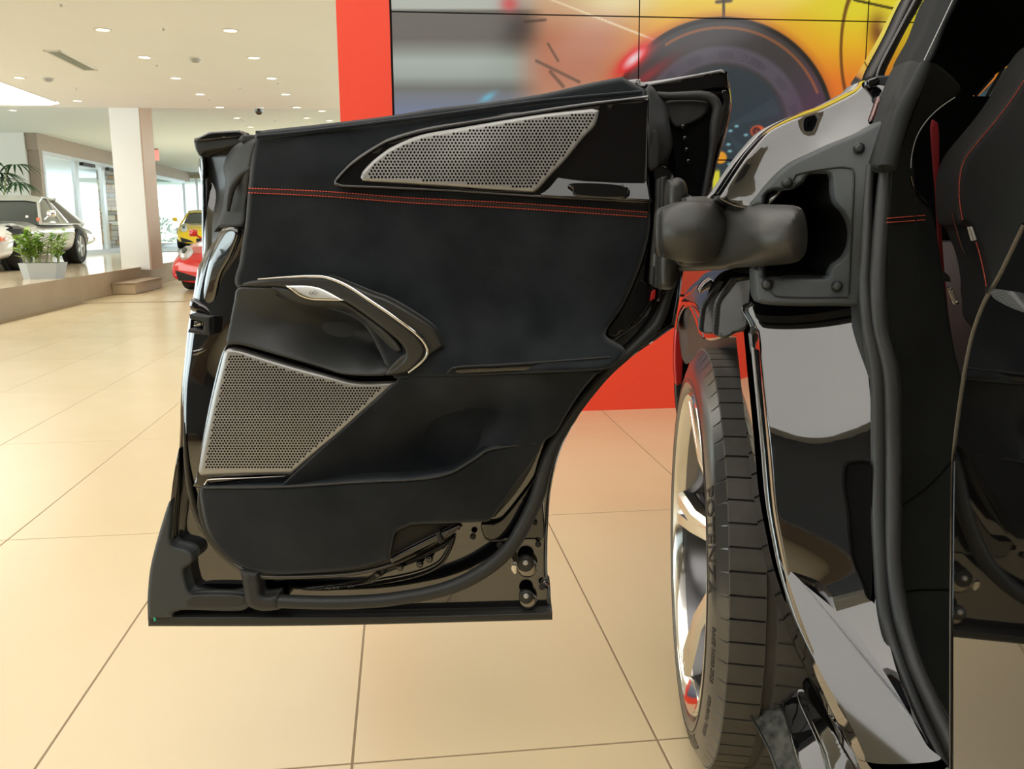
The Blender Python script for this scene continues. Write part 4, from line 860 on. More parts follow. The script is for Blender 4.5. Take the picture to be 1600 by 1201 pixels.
D('hinge_side_plate', [(1013, 205), (1022, 203), (1030, 216), (1028, 260), (1013, 262)], 1.448, dkplastic, rnd=(2, .003), back=.02)
D('hinge_carrier', [(1020, 262), (1044, 262), (1060, 300), (1050, 420), (1040, 456), (1026, 470), (1030, 420), (1026, 330)], 1.482, gloss, rnd=(3, .005), back=.05)
for k in range(4): disc('plug', 1067 + k * 2.8, 198 + k * 18, 1.512, 4, .003, gloss, door, 12)
D('edge_panel', [(1016, 340), (1028, 330), (1026, 430), (1020, 470), (1000, 500), (965, 532), (950, 528), (948, 516), (972, 480), (994, 432), (1010, 384)], 1.49, gloss, rnd=(3, .004), back=.03)
ptube('edge_line', [(960, 531), (985, 514), (1002, 500), (1016, 480)], 1.483, 1.0, satin, door)
D('red_reflector', [(1019, 455), (1024, 452), (1023, 466), (1016, 470)], 1.475, mat('red_lens', (.6, .02, .02), .2), rnd=(1, .001), back=.006)
D('outer_lower_seal', [(1060, 425), (1048, 470), (1030, 500), (1005, 530), (965, 565), (925, 605), (905, 640), (900, 628), (918, 596), (955, 556), (985, 535), (1015, 500), (1035, 460), (1046, 430)], 1.495, rubber, rnd=(7, .010), back=.03)

# ---- hinge arm between door and body -------------------------------------------------
arm = relief('hinge_arm', [(1070, 312), (1082, 307), (1118, 308), (1150, 318), (1200, 319), (1240, 321), (1254, 328), (1260, 345), (1262, 366), (1260, 390), (1252, 404), (1238, 411), (1190, 416), (1150, 418), (1135, 421), (1062, 423), (1060, 410)], TPS([(1070, 312, 1.33), (1140, 320, 1.25), (1170, 366, 1.13), (1240, 322, 1.07), (1260, 366, 1.06), (1240, 410, 1.07), (1062, 422, 1.33), (1130, 366, 1.26)]), hingem, car, rnd=(34, .05), back=.06, step=8)
relief('hinge_arm_cap', [(1062, 411), (1120, 411), (1138, 404), (1158, 380), (1160, 366), (1155, 338), (1140, 322), (1112, 310), (1074, 308), (1070, 322)], 1.27, hingem, arm, rnd=(16, .02), back=.03, step=8)
relief('hinge_ball_cover', [(1033, 334), (1045, 322), (1070, 314), (1098, 315), (1122, 325), (1139, 345), (1144, 366), (1138, 388), (1122, 402), (1098, 410), (1070, 410), (1047, 404), (1034, 395)], lambda x, y: 1.29 - .060 * np.sqrt(np.maximum(.01, 1 - ((x - 1086) / 66.) ** 2 - ((y - 363) / 56.) ** 2)), hingem, arm, rnd=(4, .006), back=.06, step=7)
relief('upper_knuckle', [(1042, 336), (1043, 290), (1048, 281), (1059, 277), (1070, 283), (1075, 298), (1073, 312), (1070, 330), (1055, 336)], 1.36, hingem, arm, rnd=(15, .02), back=.08, step=6)
relief('lower_knuckle', [(1031, 394), (1050, 398), (1060, 408), (1061, 425), (1057, 445), (1047, 452), (1036, 452), (1029, 446)], 1.36, hingem, arm, rnd=(14, .02), back=.08, step=6)
relief('knuckle_flange', [(1034, 278), (1042, 274), (1040, 330), (1034, 395), (1030, 440), (1023, 446), (1026, 395), (1032, 330)], 1.40, dkplastic, arm, rnd=(3, .003), back=.06)
ptube('knuckle_wire', [(1060, 335), (1071, 328), (1073, 308)], 1.335, 1.0, brushed, arm)

# ---- rear quarter panel -------------------------------------------------------------
haunch = [(1115, 312), (1122, 300), (1140, 272), (1158, 246), (1172, 229), (1195, 204), (1220, 189), (1250, 176), (1280, 166), (1310, 152), (1335, 138), (1348, 126), (1380, 126), (1394, 134), (1393, 160), (1388, 185), (1375, 205), (1350, 222), (1300, 250), (1240, 290), (1200, 330), (1150, 330)]
Dq = TPS([(1115, 312, 1.224), (1172, 229, 1.214), (1220, 189, 1.214), (1280, 166, 1.230), (1345, 130, 1.226), (1394, 134, 1.20), (1388, 185, 1.165), (1350, 222, 1.15), (1300, 250, 1.15), (1240, 290, 1.17), (1200, 330, 1.185), (1280, 208, 1.206), (1220, 240, 1.202), (1180, 275, 1.207), (1150, 322, 1.212), (1340, 172, 1.205), (1255, 196, 1.210), (1200, 222, 1.209), (1310, 175, 1.222)])
qp = relief('quarter_panel', haunch, Dq, paint, car, rnd=(10, .08), back=.05, step=9)
ptube('quarter_panel_crease', [(1138, 312), (1158, 276), (1190, 236), (1230, 206), (1280, 186), (1340, 160), (1385, 138)], lambda x, y: Dq(x, y) + .012, 5, paint, qp, n=12)
# lower rear fender between hinge and tyre
ff = relief('rear_fender', [(1057, 512), (1066, 478), (1078, 456), (1094, 440), (1118, 424), (1190, 420), (1190, 540), (1172, 530), (1140, 528), (1112, 532), (1098, 524), (1090, 500), (1082, 484), (1072, 478), (1064, 492), (1060, 516)],
            TPS([(1057, 512, 2.02), (1070, 478, 1.95), (1094, 442, 1.78), (1130, 424, 1.55), (1190, 422, 1.25), (1190, 530, 1.24), (1140, 520, 1.50), (1110, 525, 1.62), (1092, 500, 1.72), (1085, 470, 1.80), (1120, 470, 1.58)]), paint, car, rnd=(5, .01), back=.03, step=8)
ptube('arch_lip', [(1058, 516), (1063, 492), (1070, 480), (1079, 478), (1088, 492), (1096, 516), (1100, 528)], TPS([(1058, 516, 2.0), (1072, 478, 1.90), (1088, 492, 1.72), (1100, 528, 1.60)]), 1.5, gloss, ff)
relief('fender_rear_edge', [(1057, 512), (1068, 516), (1067, 560), (1064, 602), (1057, 604), (1054, 560)], 2.04, mat('red_plinth_reflection', (.55, .015, .015), .35), ff, rnd=(2, .004), back=.02)  # red plinth's reflection in the black fender, put into the colour
relief('fender_tail_trim', [(1056, 600), (1066, 600), (1070, 630), (1060, 650)], 2.04, dkplastic, ff, rnd=(2, .004), back=.02)
relief('tail_lamp', [(1092, 452), (1100, 440), (1116, 430), (1128, 424), (1124, 438), (1108, 450), (1094, 458)], 1.66, dglass, ff, rnd=(4, .02), back=.02)
relief('wheel_arch_liner', [(1066, 484), (1085, 486), (1100, 530), (1200, 530), (1215, 700), (1240, 900), (1150, 1000), (1112, 760), (1100, 620), (1080, 560), (1066, 600)], 2.08, void, car, rnd=None, back=.02, step=30, sm=False)
relief('arch_liner_top', [(1066, 482), (1120, 500), (1195, 505), (1200, 552), (1160, 548), (1110, 556), (1080, 566), (1068, 560)], TPS([(1066, 482, 2.0), (1195, 505, 1.35), (1068, 560, 2.0), (1200, 552, 1.42), (1120, 520, 1.75)]), dkplastic, car, rnd=None, back=.02)
# carbon louvres
cm = bpy.data.materials.new('carbon_weave'); cm.use_nodes = True; nt = cm.node_tree; b = nt.nodes['Principled BSDF']
tc = nt.nodes.new('ShaderNodeTexCoord'); ck = nt.nodes.new('ShaderNodeTexChecker'); mp = nt.nodes.new('ShaderNodeMapping'); mp.inputs['Scale'].default_value = (1, .02, 1)
ck.inputs['Scale'].default_value = 480; ck.inputs[1].default_value = (.004, .004, .004, 1); ck.inputs[2].default_value = (.028, .028, .026, 1)
nt.links.new(tc.outputs['Object'], mp.inputs[0]); nt.links.new(mp.outputs[0], ck.inputs['Vector']); nt.links.new(ck.outputs[0], b.inputs['Base Color']); b.inputs['Roughness'].default_value = .35; b.inputs['Coat Weight'].default_value = .35
relief('carbon_vent_blade', [(1150, 436, 1), (1173, 433, 1), (1175, 446), (1172, 480), (1168, 510), (1164, 517), (1150, 520), (1138, 527), (1126, 528), (1120, 524), (1121, 505), (1123, 480), (1128, 466), (1140, 450)], TPS([(1150, 436, 1.235), (1173, 433, 1.215), (1164, 517, 1.20), (1120, 524, 1.215), (1124, 480, 1.23)]), cm, car, rnd=(4, .010), back=.03, step=8)
relief('carbon_vent_inner_blade', [(1126, 446), (1131, 440), (1126, 455), (1118, 478), (1115, 520), (1112, 521), (1098, 519), (1100, 490), (1103, 478), (1112, 464)], TPS([(1128, 443, 1.30), (1103, 480, 1.29), (1098, 519, 1.27), (1114, 520, 1.26)]), cm, car, rnd=(3, .008), back=.03, step=7)
relief('vent_backing', [(1110, 462), (1135, 425), (1185, 425), (1180, 470), (1172, 525), (1168, 512), (1150, 512), (1120, 518), (1108, 515)], 1.34, void, car, rnd=None, back=.02)
# ---- hinge pocket plate -------------------------------------------------------------
plate = [(1172, 322), (1184, 305), (1196, 290), (1216, 270), (1240, 252), (1270, 238), (1300, 224), (1340, 208), (1362, 196), (1386, 184), (1396, 190), (1378, 232), (1368, 268), (1360, 330), (1352, 400), (1345, 470), (1340, 478), (1300, 478), (1240, 478), (1192, 475), (1182, 467), (1179, 455), (1178, 420), (1190, 410), (1200, 330)]
hole = [(1194, 318), (1204, 300), (1216, 297), (1238, 296), (1256, 284), (1264, 273), (1290, 271), (1298, 276), (1299, 300), (1304, 318), (1318, 334), (1327, 356), (1326, 382), (1316, 402), (1300, 414), (1294, 426), (1286, 433), (1210, 432), (1196, 424)]
Dpl = TPS([(1172, 322, 1.19), (1240, 252, 1.165), (1386, 190, 1.13), (1345, 470, 1.10), (1190, 470, 1.13), (1340, 300, 1.11), (1180, 430, 1.15), (1260, 475, 1.115)])
hp = relief('hinge_cover_plate', plate, Dpl, plastic, car, rnd=(7, .010), back=.02, hback=.008, holes=[hole], step=12, cap=False, hround=1)
relief('recess_walls', plate, lambda x, y: Dpl(x, y) + .012, void, hp, rnd=None, back=.004, holes=[hole], cap=False, hback=.2, step=30)
relief('recess_back', [(1180, 300), (1240, 275), (1310, 262), (1340, 366), (1310, 440), (1190, 445)], 1.34, void, hp, rnd=None, back=.01, sm=False, step=30)
ptube('plate_groove_ridge', [(1242, 290), (1243, 273), (1300, 262), (1326, 262), (1334, 272), (1332, 330), (1326, 460)], lambda x, y: Dpl(x, y) - .001, 1.5, dkplastic, hp)
ptube('plate_lower_ridge', [(1196, 436), (1208, 438), (1212, 462), (1326, 464)], lambda x, y: Dpl(x, y) - .001, 1.3, dkplastic, hp)
relief('dish_insert', [(1224, 432), (1290, 434), (1291, 448), (1283, 457), (1236, 457), (1226, 450)], lambda x, y: Dpl(x, y) + .006, dkplastic, hp, rnd=(5, -.004), back=.01)
for x, y in ((1342.5, 231), (1230, 285), (1199, 444.5), (1308.5, 447)):
    Yb = float(Dpl(np.array([x]), np.array([y]))[0]); bo = disc('clip', x, y, Yb - .004, 8.2, .004, dkplastic, hp, 20); disc('clip_head', x, y, Yb - .007, 5.5, .003, plastic, bo, 16)
# ---- painted jamb below the plate, curving to the sill
jl = [(1178, 474), (1183, 520), (1191, 600), (1201, 700), (1209, 790), (1219, 850), (1233, 915), (1256, 985), (1287, 1050), (1325, 1120), (1372, 1201), (1388, 1230)]
jr = [(1500, 1230), (1478, 1201), (1440, 1130), (1410, 1060), (1390, 990), (1376, 900), (1368, 800), (1366, 650), (1358, 560), (1350, 500), (1346, 474)]
jlx, jly = np.array(jl).T; jrx, jry = np.array(jr[::-1]).T
plx = np.polyfit(jly / 1000, jlx, 4); prx = np.polyfit(jry / 1000, jrx, 4)
def soft(t, k): return k * np.log1p(np.exp(np.clip(t / k, -30, 30)))
def Dj(px, py):
    px = np.asarray(px, float); py = np.asarray(py, float)
    a = np.polyval(plx, py / 1000); b = np.polyval(prx, py / 1000); s_ = (px - a) / np.maximum(b - a, 60)
    q_ = soft(py - 935 + .10 * (px - 1280), 14)
    return 1.102 - .055 * s_ - .00018 * (py - 655) + .00026 * soft(655 - py + 22 * np.sin((px - 1190) / 50.), 8) - .0003 * q_ - .0000015 * q_ * q_
jb = relief('door_jamb', jl + jr, Dj, paint, car, rnd=(5, .008), back=.04, step=14)
relief('striker_recess', [(1322, 728), (1336, 722), (1360, 724), (1362, 760), (1362, 930), (1350, 912), (1336, 880), (1330, 850), (1326, 800), (1320, 760)], lambda x, y: Dj(x, y) - .004, void, jb, rnd=(4, -.003), back=.012, step=12)
# outer skin wrapping from the jamb to the wheel arch and sill
side = [(1171, 515), (1179, 600), (1190, 700), (1201, 790), (1211, 860), (1222, 915), (1238, 970), (1258, 1022), (1276, 1064), (1298, 1112), (1332, 1175), (1360, 1230), (1400, 1230), (1374, 1201), (1327, 1120), (1289, 1050), (1258, 985), (1235, 915), (1221, 850), (1211, 790), (1203, 700), (1193, 600), (1184, 515)]
relief('body_side', side, TPS([(1171, 515, 1.25), (1190, 700, 1.20), (1211, 860, 1.15), (1238, 970, 1.10), (1276, 1064, 1.04), (1332, 1175, .94), (1184, 515, 1.15), (1203, 700, 1.115), (1221, 850, 1.09), (1258, 985, 1.045), (1289, 1050, 1.01), (1327, 1120, .96), (1374, 1201, .88)]), paint, car, rnd=(2.5, .01), back=.08, step=6)
# underbody pieces in front of the tyre
relief('aero_flap', [(1165, 1106, 1), (1222, 1108, 1), (1232, 1130), (1246, 1168), (1262, 1230, 1), (1222, 1230, 1), (1204, 1180), (1184, 1140)], TPS([(1165, 1106, 1.30), (1222, 1108, 1.24), (1262, 1230, 1.12), (1215, 1225, 1.16)]), mat('dusty_black', (.016, .016, .015), .6, mix=(.10, .10, .085), mscale=60, mdetail=12, bump=.6, bscale=300), car, rnd=(3, .008), back=.02)
ptube('flap_edge', [(1166, 1107), (1182, 1134), (1202, 1172), (1224, 1230)], TPS([(1165, 1106, 1.295), (1224, 1230, 1.15), (1200, 1170, 1.20)]), 2.2, satin, car)
relief('underbody_blade', [(1222, 1106), (1230, 1090), (1236, 1060), (1246, 1070), (1262, 1105), (1290, 1165), (1312, 1230), (1262, 1230)], TPS([(1222, 1106, 1.235), (1236, 1062, 1.26), (1290, 1165, 1.15), (1262, 1228, 1.12), (1312, 1230, 1.11)]), paint, car, rnd=(5, .01), back=.03, step=10)
relief('sill_extension', [(1254, 1100), (1276, 1098), (1300, 1130), (1340, 1200), (1356, 1230), (1306, 1230), (1284, 1170)], TPS([(1254, 1100, 1.20), (1300, 1130, 1.14), (1356, 1230, 1.08), (1306, 1230, 1.09)]), paint, car, rnd=(6, .014), back=.03, step=8)
relief('arch_front_liner', [(1262, 1088), (1272, 1070), (1296, 1116), (1310, 1150), (1298, 1140)], 1.13, void, car, rnd=(2, .003), back=.02)
# ---- double door-opening seals
Ds = TPS([(1395, 262, 1.09), (1356, 480, 1.06), (1371, 690, 1.04), (1374, 870, 1.00), (1397, 1017, .95), (1464, 1177, .83), (1500, 1240, .79)])
ptube('opening_seal', [(1360, 258), (1357, 300), (1352, 400), (1350, 443), (1356, 510), (1370, 587), (1372, 685), (1372, 800), (1375, 867), (1381, 950), (1397, 1017), (1427, 1098), (1464, 1177), (1495, 1240)], Ds, [6, 7, 8, 9, 10.5, 11, 11, 11, 11, 11.5, 12, 12, 12, 12], rubber, car, n=16, step=10)
ptube('opening_seal', [(1385, 258), (1381, 300), (1374, 380), (1371, 443), (1374, 510), (1391, 587), (1395, 685), (1395, 800), (1396, 883), (1407, 960), (1428, 1034), (1457, 1100), (1485, 1160), (1515, 1240)], lambda x, y: Ds(x - 24, y) - .008, [10, 11, 12, 12, 12, 12.5, 12.5, 12.5, 13, 13, 13, 13, 13, 13], rubber, car, n=16, step=10)
relief('seal_carrier', [(1352, 260), (1395, 260), (1386, 400), (1390, 520), (1408, 600), (1410, 800), (1412, 900), (1440, 1030), (1500, 1150), (1540, 1240), (1490, 1240), (1420, 1110), (1385, 1000), (1364, 880), (1362, 650), (1346, 520), (1344, 400)], lambda x, y: Ds(x, y) + .022, dkplastic, car, rnd=(3, .004), back=.03)
relief('seal_moulding', [(1362, 262), (1364, 240), (1374, 210), (1388, 175), (1398, 140), (1418, 96), (1440, 96), (1452, 98), (1455, 108), (1440, 140), (1424, 180), (1412, 215), (1402, 245), (1394, 266)], TPS([(1362, 262, 1.09), (1388, 175, 1.11), (1420, 96, 1.14), (1452, 98, 1.10), (1440, 140, 1.085), (1394, 266, 1.055), (1410, 160, 1.085)]), mat('moulding_rubber', (.019, .021, .021), .68, spec=.25), car, rnd=(9, .016), back=.04, step=9)
ptube('seal_moulding_ridge', [(1446, 100), (1430, 136), (1412, 172), (1400, 210), (1386, 262)], TPS([(1446, 100, 1.085), (1412, 172, 1.06), (1386, 262, 1.045)]), [8, 11, 12, 12, 13], MATS['moulding_rubber'], car, n=14)
relief('upper_seal', [(1416, 100), (1440, 50), (1466, -12), (1500, -12), (1478, 40), (1452, 100)], TPS([(1416, 100, 1.15), (1466, -12, 1.20), (1500, -12, 1.16), (1452, 100, 1.10)]), mat('upper_rubber', (.010, .012, .012), .75, spec=.2), car, rnd=(9, .016), back=.04, step=9)
ptube('headliner_piping', [(1441, 100), (1462, 56), (1494, -12)], TPS([(1441, 100, 1.09), (1494, -12, 1.145)]), .7, brushed, car)
# plastic corner pieces below the quarter glass
relief('belt_corner_clip', [(1358, 128), (1370, 119), (1404, 119), (1402, 130), (1398, 146), (1384, 152), (1372, 140), (1360, 138)], 1.22, plastic, car, rnd=(3, .005), back=.03)
relief('belt_corner_cap', [(1356, 126), (1372, 121), (1374, 132), (1360, 136)], 1.20, gloss, car, rnd=(2, .003), back=.02)
relief('jamb_gusset', [(1376, 150), (1402, 146), (1396, 170), (1384, 200), (1378, 190), (1380, 170)], 1.17, plastic, car, rnd=(3, .004), back=.03)
relief('red_marker', [(1374, 150), (1377, 158), (1375, 176), (1361, 189), (1366, 172)], 1.165, mat('maroon_lens', (.10, .012, .012), .12, coat=1), car, rnd=(2, .003), back=.01)
# ---- C-pillar and quarter glass
Dc = TPS([(1344, 130, 1.62), (1440, -12, 1.62), (1452, -12, 1.50), (1360, 124, 1.42)])
relief('c_pillar', [(1343, 132), (1342, 125), (1352, 110), (1384, 56), (1418, -12), (1426, -12), (1392, 56), (1367, 104), (1361, 122), (1356, 130)], Dc, paint, car, rnd=(3, .02), back=.04, step=9)
relief('c_pillar_moulding', [(1360, 122), (1366, 104), (1391, 56), (1425, -12), (1447, -12), (1413, 52), (1387, 104), (1379, 121)], 1.34, dkplastic, car, rnd=(6, .012), back=.03, step=9)
ptube('moulding_ridge', [(1371, 120), (1378, 100), (1403, 52), (1437, -12)], 1.334, 3, gloss, car)
relief('quarter_glass', [(1379, 120), (1387, 103), (1413, 52), (1446, -12), (1472, -12), (1444, 45), (1418, 100), (1406, 120)], 1.32, tint, car, rnd=None, back=.004, sm=False, cap=False)
# ---- interior
trimpts = [(1394, 262), (1404, 240), (1418, 200), (1436, 150), (1448, 112), (1454, 97), (1468, 103), (1486, 118), (1500, 134), (1501, 141), (1494, 151), (1470, 168), (1450, 187), (1434, 212), (1425, 240), (1423, 275), (1430, 296), (1452, 322), (1466, 380), (1476, 450), (1490, 540), (1503, 600), (1498, 650), (1492, 700), (1489, 830), (1490, 1000), (1496, 1200), (1500, 1240), (1520, 1240), (1460, 1110), (1425, 1020), (1408, 930), (1404, 800), (1404, 640), (1394, 570), (1384, 480), (1386, 380)]
Di = TPS([(1394, 262, 1.085), (1454, 97, 1.12), (1500, 138, 1.16), (1425, 250, 1.15), (1452, 322, 1.17), (1400, 500, 1.075), (1480, 480, 1.15), (1500, 600, 1.13), (1405, 700, 1.06), (1490, 750, 1.08), (1405, 930, 1.04), (1489, 900, 1.05), (1430, 1030, 1.00), (1495, 1100, .99), (1500, 1240, .93)])
it = relief('interior_side_trim', trimpts, Di, mat('interior_suede', (.011, .0125, .0115), .95, mix=(.016, .018, .0165), mscale=10, spec=.2, bump=.25, bscale=900, mdetail=8), car, rnd=(5, .008), back=.03, step=12)
ptube('trim_piping', [(1492, 152), (1470, 167), (1449, 187), (1433, 212), (1425, 240), (1423, 262)], lambda x, y: Di(x, y) - .004, .8, brushed, it)
ptube('trim_edge_bead', [(1423, 275), (1429, 296), (1440, 312), (1452, 322)], lambda x, y: Di(x, y) - .002, 2, gloss, it)
stitch([(1386, 341), (1416, 338.5), (1448, 336)], lambda x, y: Di(x, y) - .003, 'upper_stitching', it, pitch=4)
stitch([(1386, 347.5), (1416, 345.5), (1448, 343)], lambda x, y: Di(x, y) - .003, 'lower_stitching', it, pitch=4)
ptube('trim_joint', [(1408, 790), (1430, 775), (1455, 755), (1488, 720)], lambda x, y: Di(x, y) - .0005, 1.2, void, it)
ptube('trim_lower_joint', [(1414, 924), (1440, 921), (1488, 921)], lambda x, y: Di(x, y) - .0005, 1.6, void, it)
cab = MB()
CX = .46
for a, b in (((CX + .02, 1.9, .35), (1.95, 1.93, 1.50)), ((CX, .2, .33), (1.95, 1.93, .36)), ((1.92, .2, .35), (1.95, 1.93, 1.0)), ((CX + .15, .2, 1.50), (1.95, 1.93, 1.56))):
    cab.box(a, b)
cab = MB()
def PX(px, py, Y): return P(px, py, Y)
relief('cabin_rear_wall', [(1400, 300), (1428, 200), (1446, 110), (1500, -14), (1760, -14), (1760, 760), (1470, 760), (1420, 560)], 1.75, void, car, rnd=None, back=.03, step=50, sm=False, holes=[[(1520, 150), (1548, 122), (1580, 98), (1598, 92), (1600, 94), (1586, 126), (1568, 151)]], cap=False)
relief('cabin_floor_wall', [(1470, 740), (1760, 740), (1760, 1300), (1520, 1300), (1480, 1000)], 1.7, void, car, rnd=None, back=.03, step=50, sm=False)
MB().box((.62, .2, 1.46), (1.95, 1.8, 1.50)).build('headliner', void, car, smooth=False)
MB().box((.60, .2, 1.502), (1.97, 1.82, 1.53), bev=.012).build('roof_panel', paint, car)
MB().box((.70, 2.04, .32), (1.95, 3.2, .97), bev=.05).box((.70, 1.79, .32), (1.95, 2.1, .97)).build('rear_body', paint, car)
MB().box((.68, 1.24, .32), (.74, 1.8, .97)).build('wheelhouse', dkplastic, car, smooth=False)
MB().add([(1.15, 1.80, 1.50), (1.9, 1.80, 1.50), (1.9, 3.1, .98), (1.15, 3.1, .98), (1.15, 1.80, 1.47), (1.9, 1.80, 1.47), (1.9, 3.05, .95), (1.15, 3.05, .95)], [(0, 1, 2, 3), (7, 6, 5, 4), (0, 3, 7, 4), (1, 5, 6, 2)]).build('rear_window', dglass, car, smooth=False)
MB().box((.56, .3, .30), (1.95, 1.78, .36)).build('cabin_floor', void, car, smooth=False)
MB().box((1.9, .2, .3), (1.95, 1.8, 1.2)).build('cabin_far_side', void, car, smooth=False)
relief('far_window', [(1516, 152), (1548, 120), (1580, 96), (1602, 90), (1588, 128), (1568, 153)], 1.765, tint, car, rnd=None, back=.004, sm=False, cap=False)
relief('red_seat_belt', [(1455, 198), (1462, 190), (1467, 205), (1468, 300), (1474, 400), (1480, 470), (1488, 545, 1), (1484, 530), (1474, 470), (1467, 390), (1462, 300)], 1.30, redbelt, car, rnd=(2, .002), back=.004)
relief('belt_buckle', [(1484, 450), (1487, 449), (1499, 474), (1494, 476)], 1.24, chrome, car, rnd=(1.5, .002), back=.01, sm=False)
relief('buckle_housing', [(1464, 424), (1470, 421), (1484, 432), (1486, 440), (1478, 440)], 1.26, rubber, car, rnd=(3, .005), back=.02)
seat = [(1640, 60), (1600, 112), (1584, 142), (1560, 176), (1530, 212), (1508, 240), (1497, 270), (1495, 310), (1499, 345), (1512, 357), (1520, 375), (1530, 400), (1538, 440), (1540, 470), (1560, 520), (1700, 560), (1700, 60)]
Dse = TPS([(1640, 60, 1.20), (1497, 290, 1.20), (1520, 370, 1.14), (1540, 470, 1.08), (1600, 300, 1.10), (1690, 300, 1.05), (1690, 540, 1.0), (1600, 480, 1.04)])
se = relief('front_seat_back', seat, Dse, mat('seat_suede', (.0055, .0065, .006), .9, bump=.2, bscale=700), car, rnd=(14, .03), back=.06, step=14)
stitch([(1600, 125), (1583, 152), (1556, 188), (1526, 224), (1508, 248), (1500, 275), (1499, 310), (1504, 345)], lambda x, y: Dse(x, y) + .005, 'seat_stitching', se, pitch=4)
stitch([(1525, 378), (1532, 402), (1540, 440), (1541, 452)], lambda x, y: Dse(x, y) + .006, 'seat_side_stitching', se, pitch=4)
relief('seat_clip', [(1516, 355), (1519, 354), (1526, 374), (1522, 376)], 1.12, brushed, se, rnd=(1, .001), back=.008, sm=False)
ptube('seat_frame_bead', [(1488, 330), (1500, 375), (1512, 410), (1513, 460), (1515, 500), (1521, 513)], 1.18, 1.6, gloss, car)
# ---- near pillar: glossy black panel that mirrors the door and the floor
pm, pl_ = math.radians(4), math.radians(1)
pn = Vector((-math.cos(pm), math.sin(pm), math.tan(pl_))).normalized(); pA = P(1487, 850, .67)
bp_out = spline([(1488, 1260, 1), (1487, 1201), (1487, 1000), (1488, 850), (1489, 760), (1491, 700), (1503, 607), (1514, 545), (1524, 508), (1540, 468), (1562, 430), (1600, 352), (1640, 300), (1640, 1260, 1)], True, 14)
fr3 = [onplane(x, y, pA, pn) for x, y in bp_out]; back3 = [p - pn * .03 for p in fr3]; k = len(fr3)
bpo = obj('b_pillar', fr3 + back3, [tuple(range(k)), tuple(range(k, 2 * k))[::-1]] + [(i, k + i, k + (i + 1) % k, (i + 1) % k) for i in range(k)], mat('pillar_gloss', (.003, .003, .003), .03, coat=1, ior=1.6, coatr=.01), car, smooth=False)
for v in bpo.data.polygons: pass
e_ = [(1600, 350), (1562, 429), (1540, 467), (1524, 507), (1514, 545), (1503, 607), (1491, 700), (1488.5, 760), (1487.5, 850), (1486.5, 1000), (1486.5, 1240)]
e3 = [onplane(x, y, pA, pn) for x, y in spline(e_, False, 14)]
MB().tube(e3, .0016, 8).build('pillar_edge', gloss, bpo)
gn = Vector((-math.cos(pm), math.sin(pm), math.tan(math.radians(22)))).normalized(); gA = onplane(1552, 462, pA, pn) + pn * .002
gl = [onplane(x, y, gA, gn) for x, y in spline([(1546, 456), (1563, 428), (1600, 353), (1640, 290, 1), (1640, 500, 1), (1600, 488), (1574, 478), (1553, 466)], True, 12)]; k = len(gl)
obj('pillar_glass', gl + [p - gn * .004 for p in gl], [tuple(range(k)), tuple(range(k, 2 * k))[::-1]] + [(i, k + i, k + (i + 1) % k, (i + 1) % k) for i in range(k)], dglass, car, smooth=False)
for q_ in ((1524, 150, 1552, 118), (1542, 151, 1568, 106), (1560, 151, 1584, 97)):
    MB().tube([P(q_[0], q_[1], 1.758), P(q_[2], q_[3], 1.758)], .0035, 6).build('window_stripe', plastic, car)
# ---- wheel --------------------------------------------------------------------------
HD = math.radians(5.3)
wheelC = Vector((.484, 1.62, .3875)); WX = Matrix.Translation(wheelC) @ Matrix.Rotation(-HD, 4, 'Z') @ Matrix.Rotation(math.radians(-90), 4, 'Y')
# local Z of WX points to the outer (left) side; radius in local XY
Rr = .3875; Wt = .1575; N = 68; sub = 7
prof = [(.300, .118), (.303, .140), (.310, .150), (.320, .1545), (.336, .1525), (.352, .1475), (.366, .141), (.3815, .1295)]      # outer sidewall up to shoulder (r, h)
tre = []; 
for h in (.128, .118, .108, .097, .087, .0765): tre.append((.3850 + .0025 * (1 - (h / .13) ** 2), h, 1))
tre += [(.3868, .075, 0), (.3795, .073, 0), (.3795, .060, 0), (.3870, .058, 0)]
for h in (.056, .040, .024, .0095): tre.append((.3873, h, 2))
tre += [(.3873, .008, 0), (.3800, .006, 0), (.3800, -.006, 0), (.3873, -.008, 0)]
for h in (-.0095, -.024, -.04, -.056): tre.append((.3873, h, 2))
tre += [(.3870, -.058, 0), (.3795, -.060, 0), (.3795, -.073, 0), (.3868, -.075, 0)]
for h in (-.0765, -.086, -.10, -.112, -.128): tre.append((.3850 + .0025 * (1 - (h / .13) ** 2), h, 1))
full = [(r, h, 3) for r, h in prof] + tre + [(r, -h, 0) for r, h in prof[::-1]]
v = []; K = len(full)
for i in range(N * sub):
    ph_ = i % sub; a0 = 2 * math.pi * (i // sub) / N; 
    fr = (0, .80, .845, .86, .93, .945, .99)[ph_]
    for r, h, kd in full:
        sk_ = (abs(h) - .06) * 1.6 * (2 * math.pi / N) * 2.4 if kd == 1 else (h * 4 * (2 * math.pi / N) * 2 if kd == 2 else 0)
        a = a0 + fr * 2 * math.pi / N + sk_ * .35
        rr = r
        if kd == 1 and ph_ in (3, 4): rr -= .006
        if kd == 2 and ph_ in (3, 4): rr -= .0022
        if kd == 3 and ph_ in (3, 4) and h < .145 and r > .37: rr -= .0035
        v.append(WX @ Vector((rr * math.cos(a), rr * math.sin(a), h)))
M_ = N * sub
fc = [(i * K + q, ((i + 1) % M_) * K + q, ((i + 1) % M_) * K + q + 1, i * K + q + 1) for i in range(M_) for q in range(K - 1)]
mi_ = [0 if 7 <= q < K - 8 else 1 for i in range(M_) for q in range(K - 1)]
ty = obj('tyre', v, fc, tyrem, car, mats=[tyrem, tyreside], mi=mi_, ang=28)
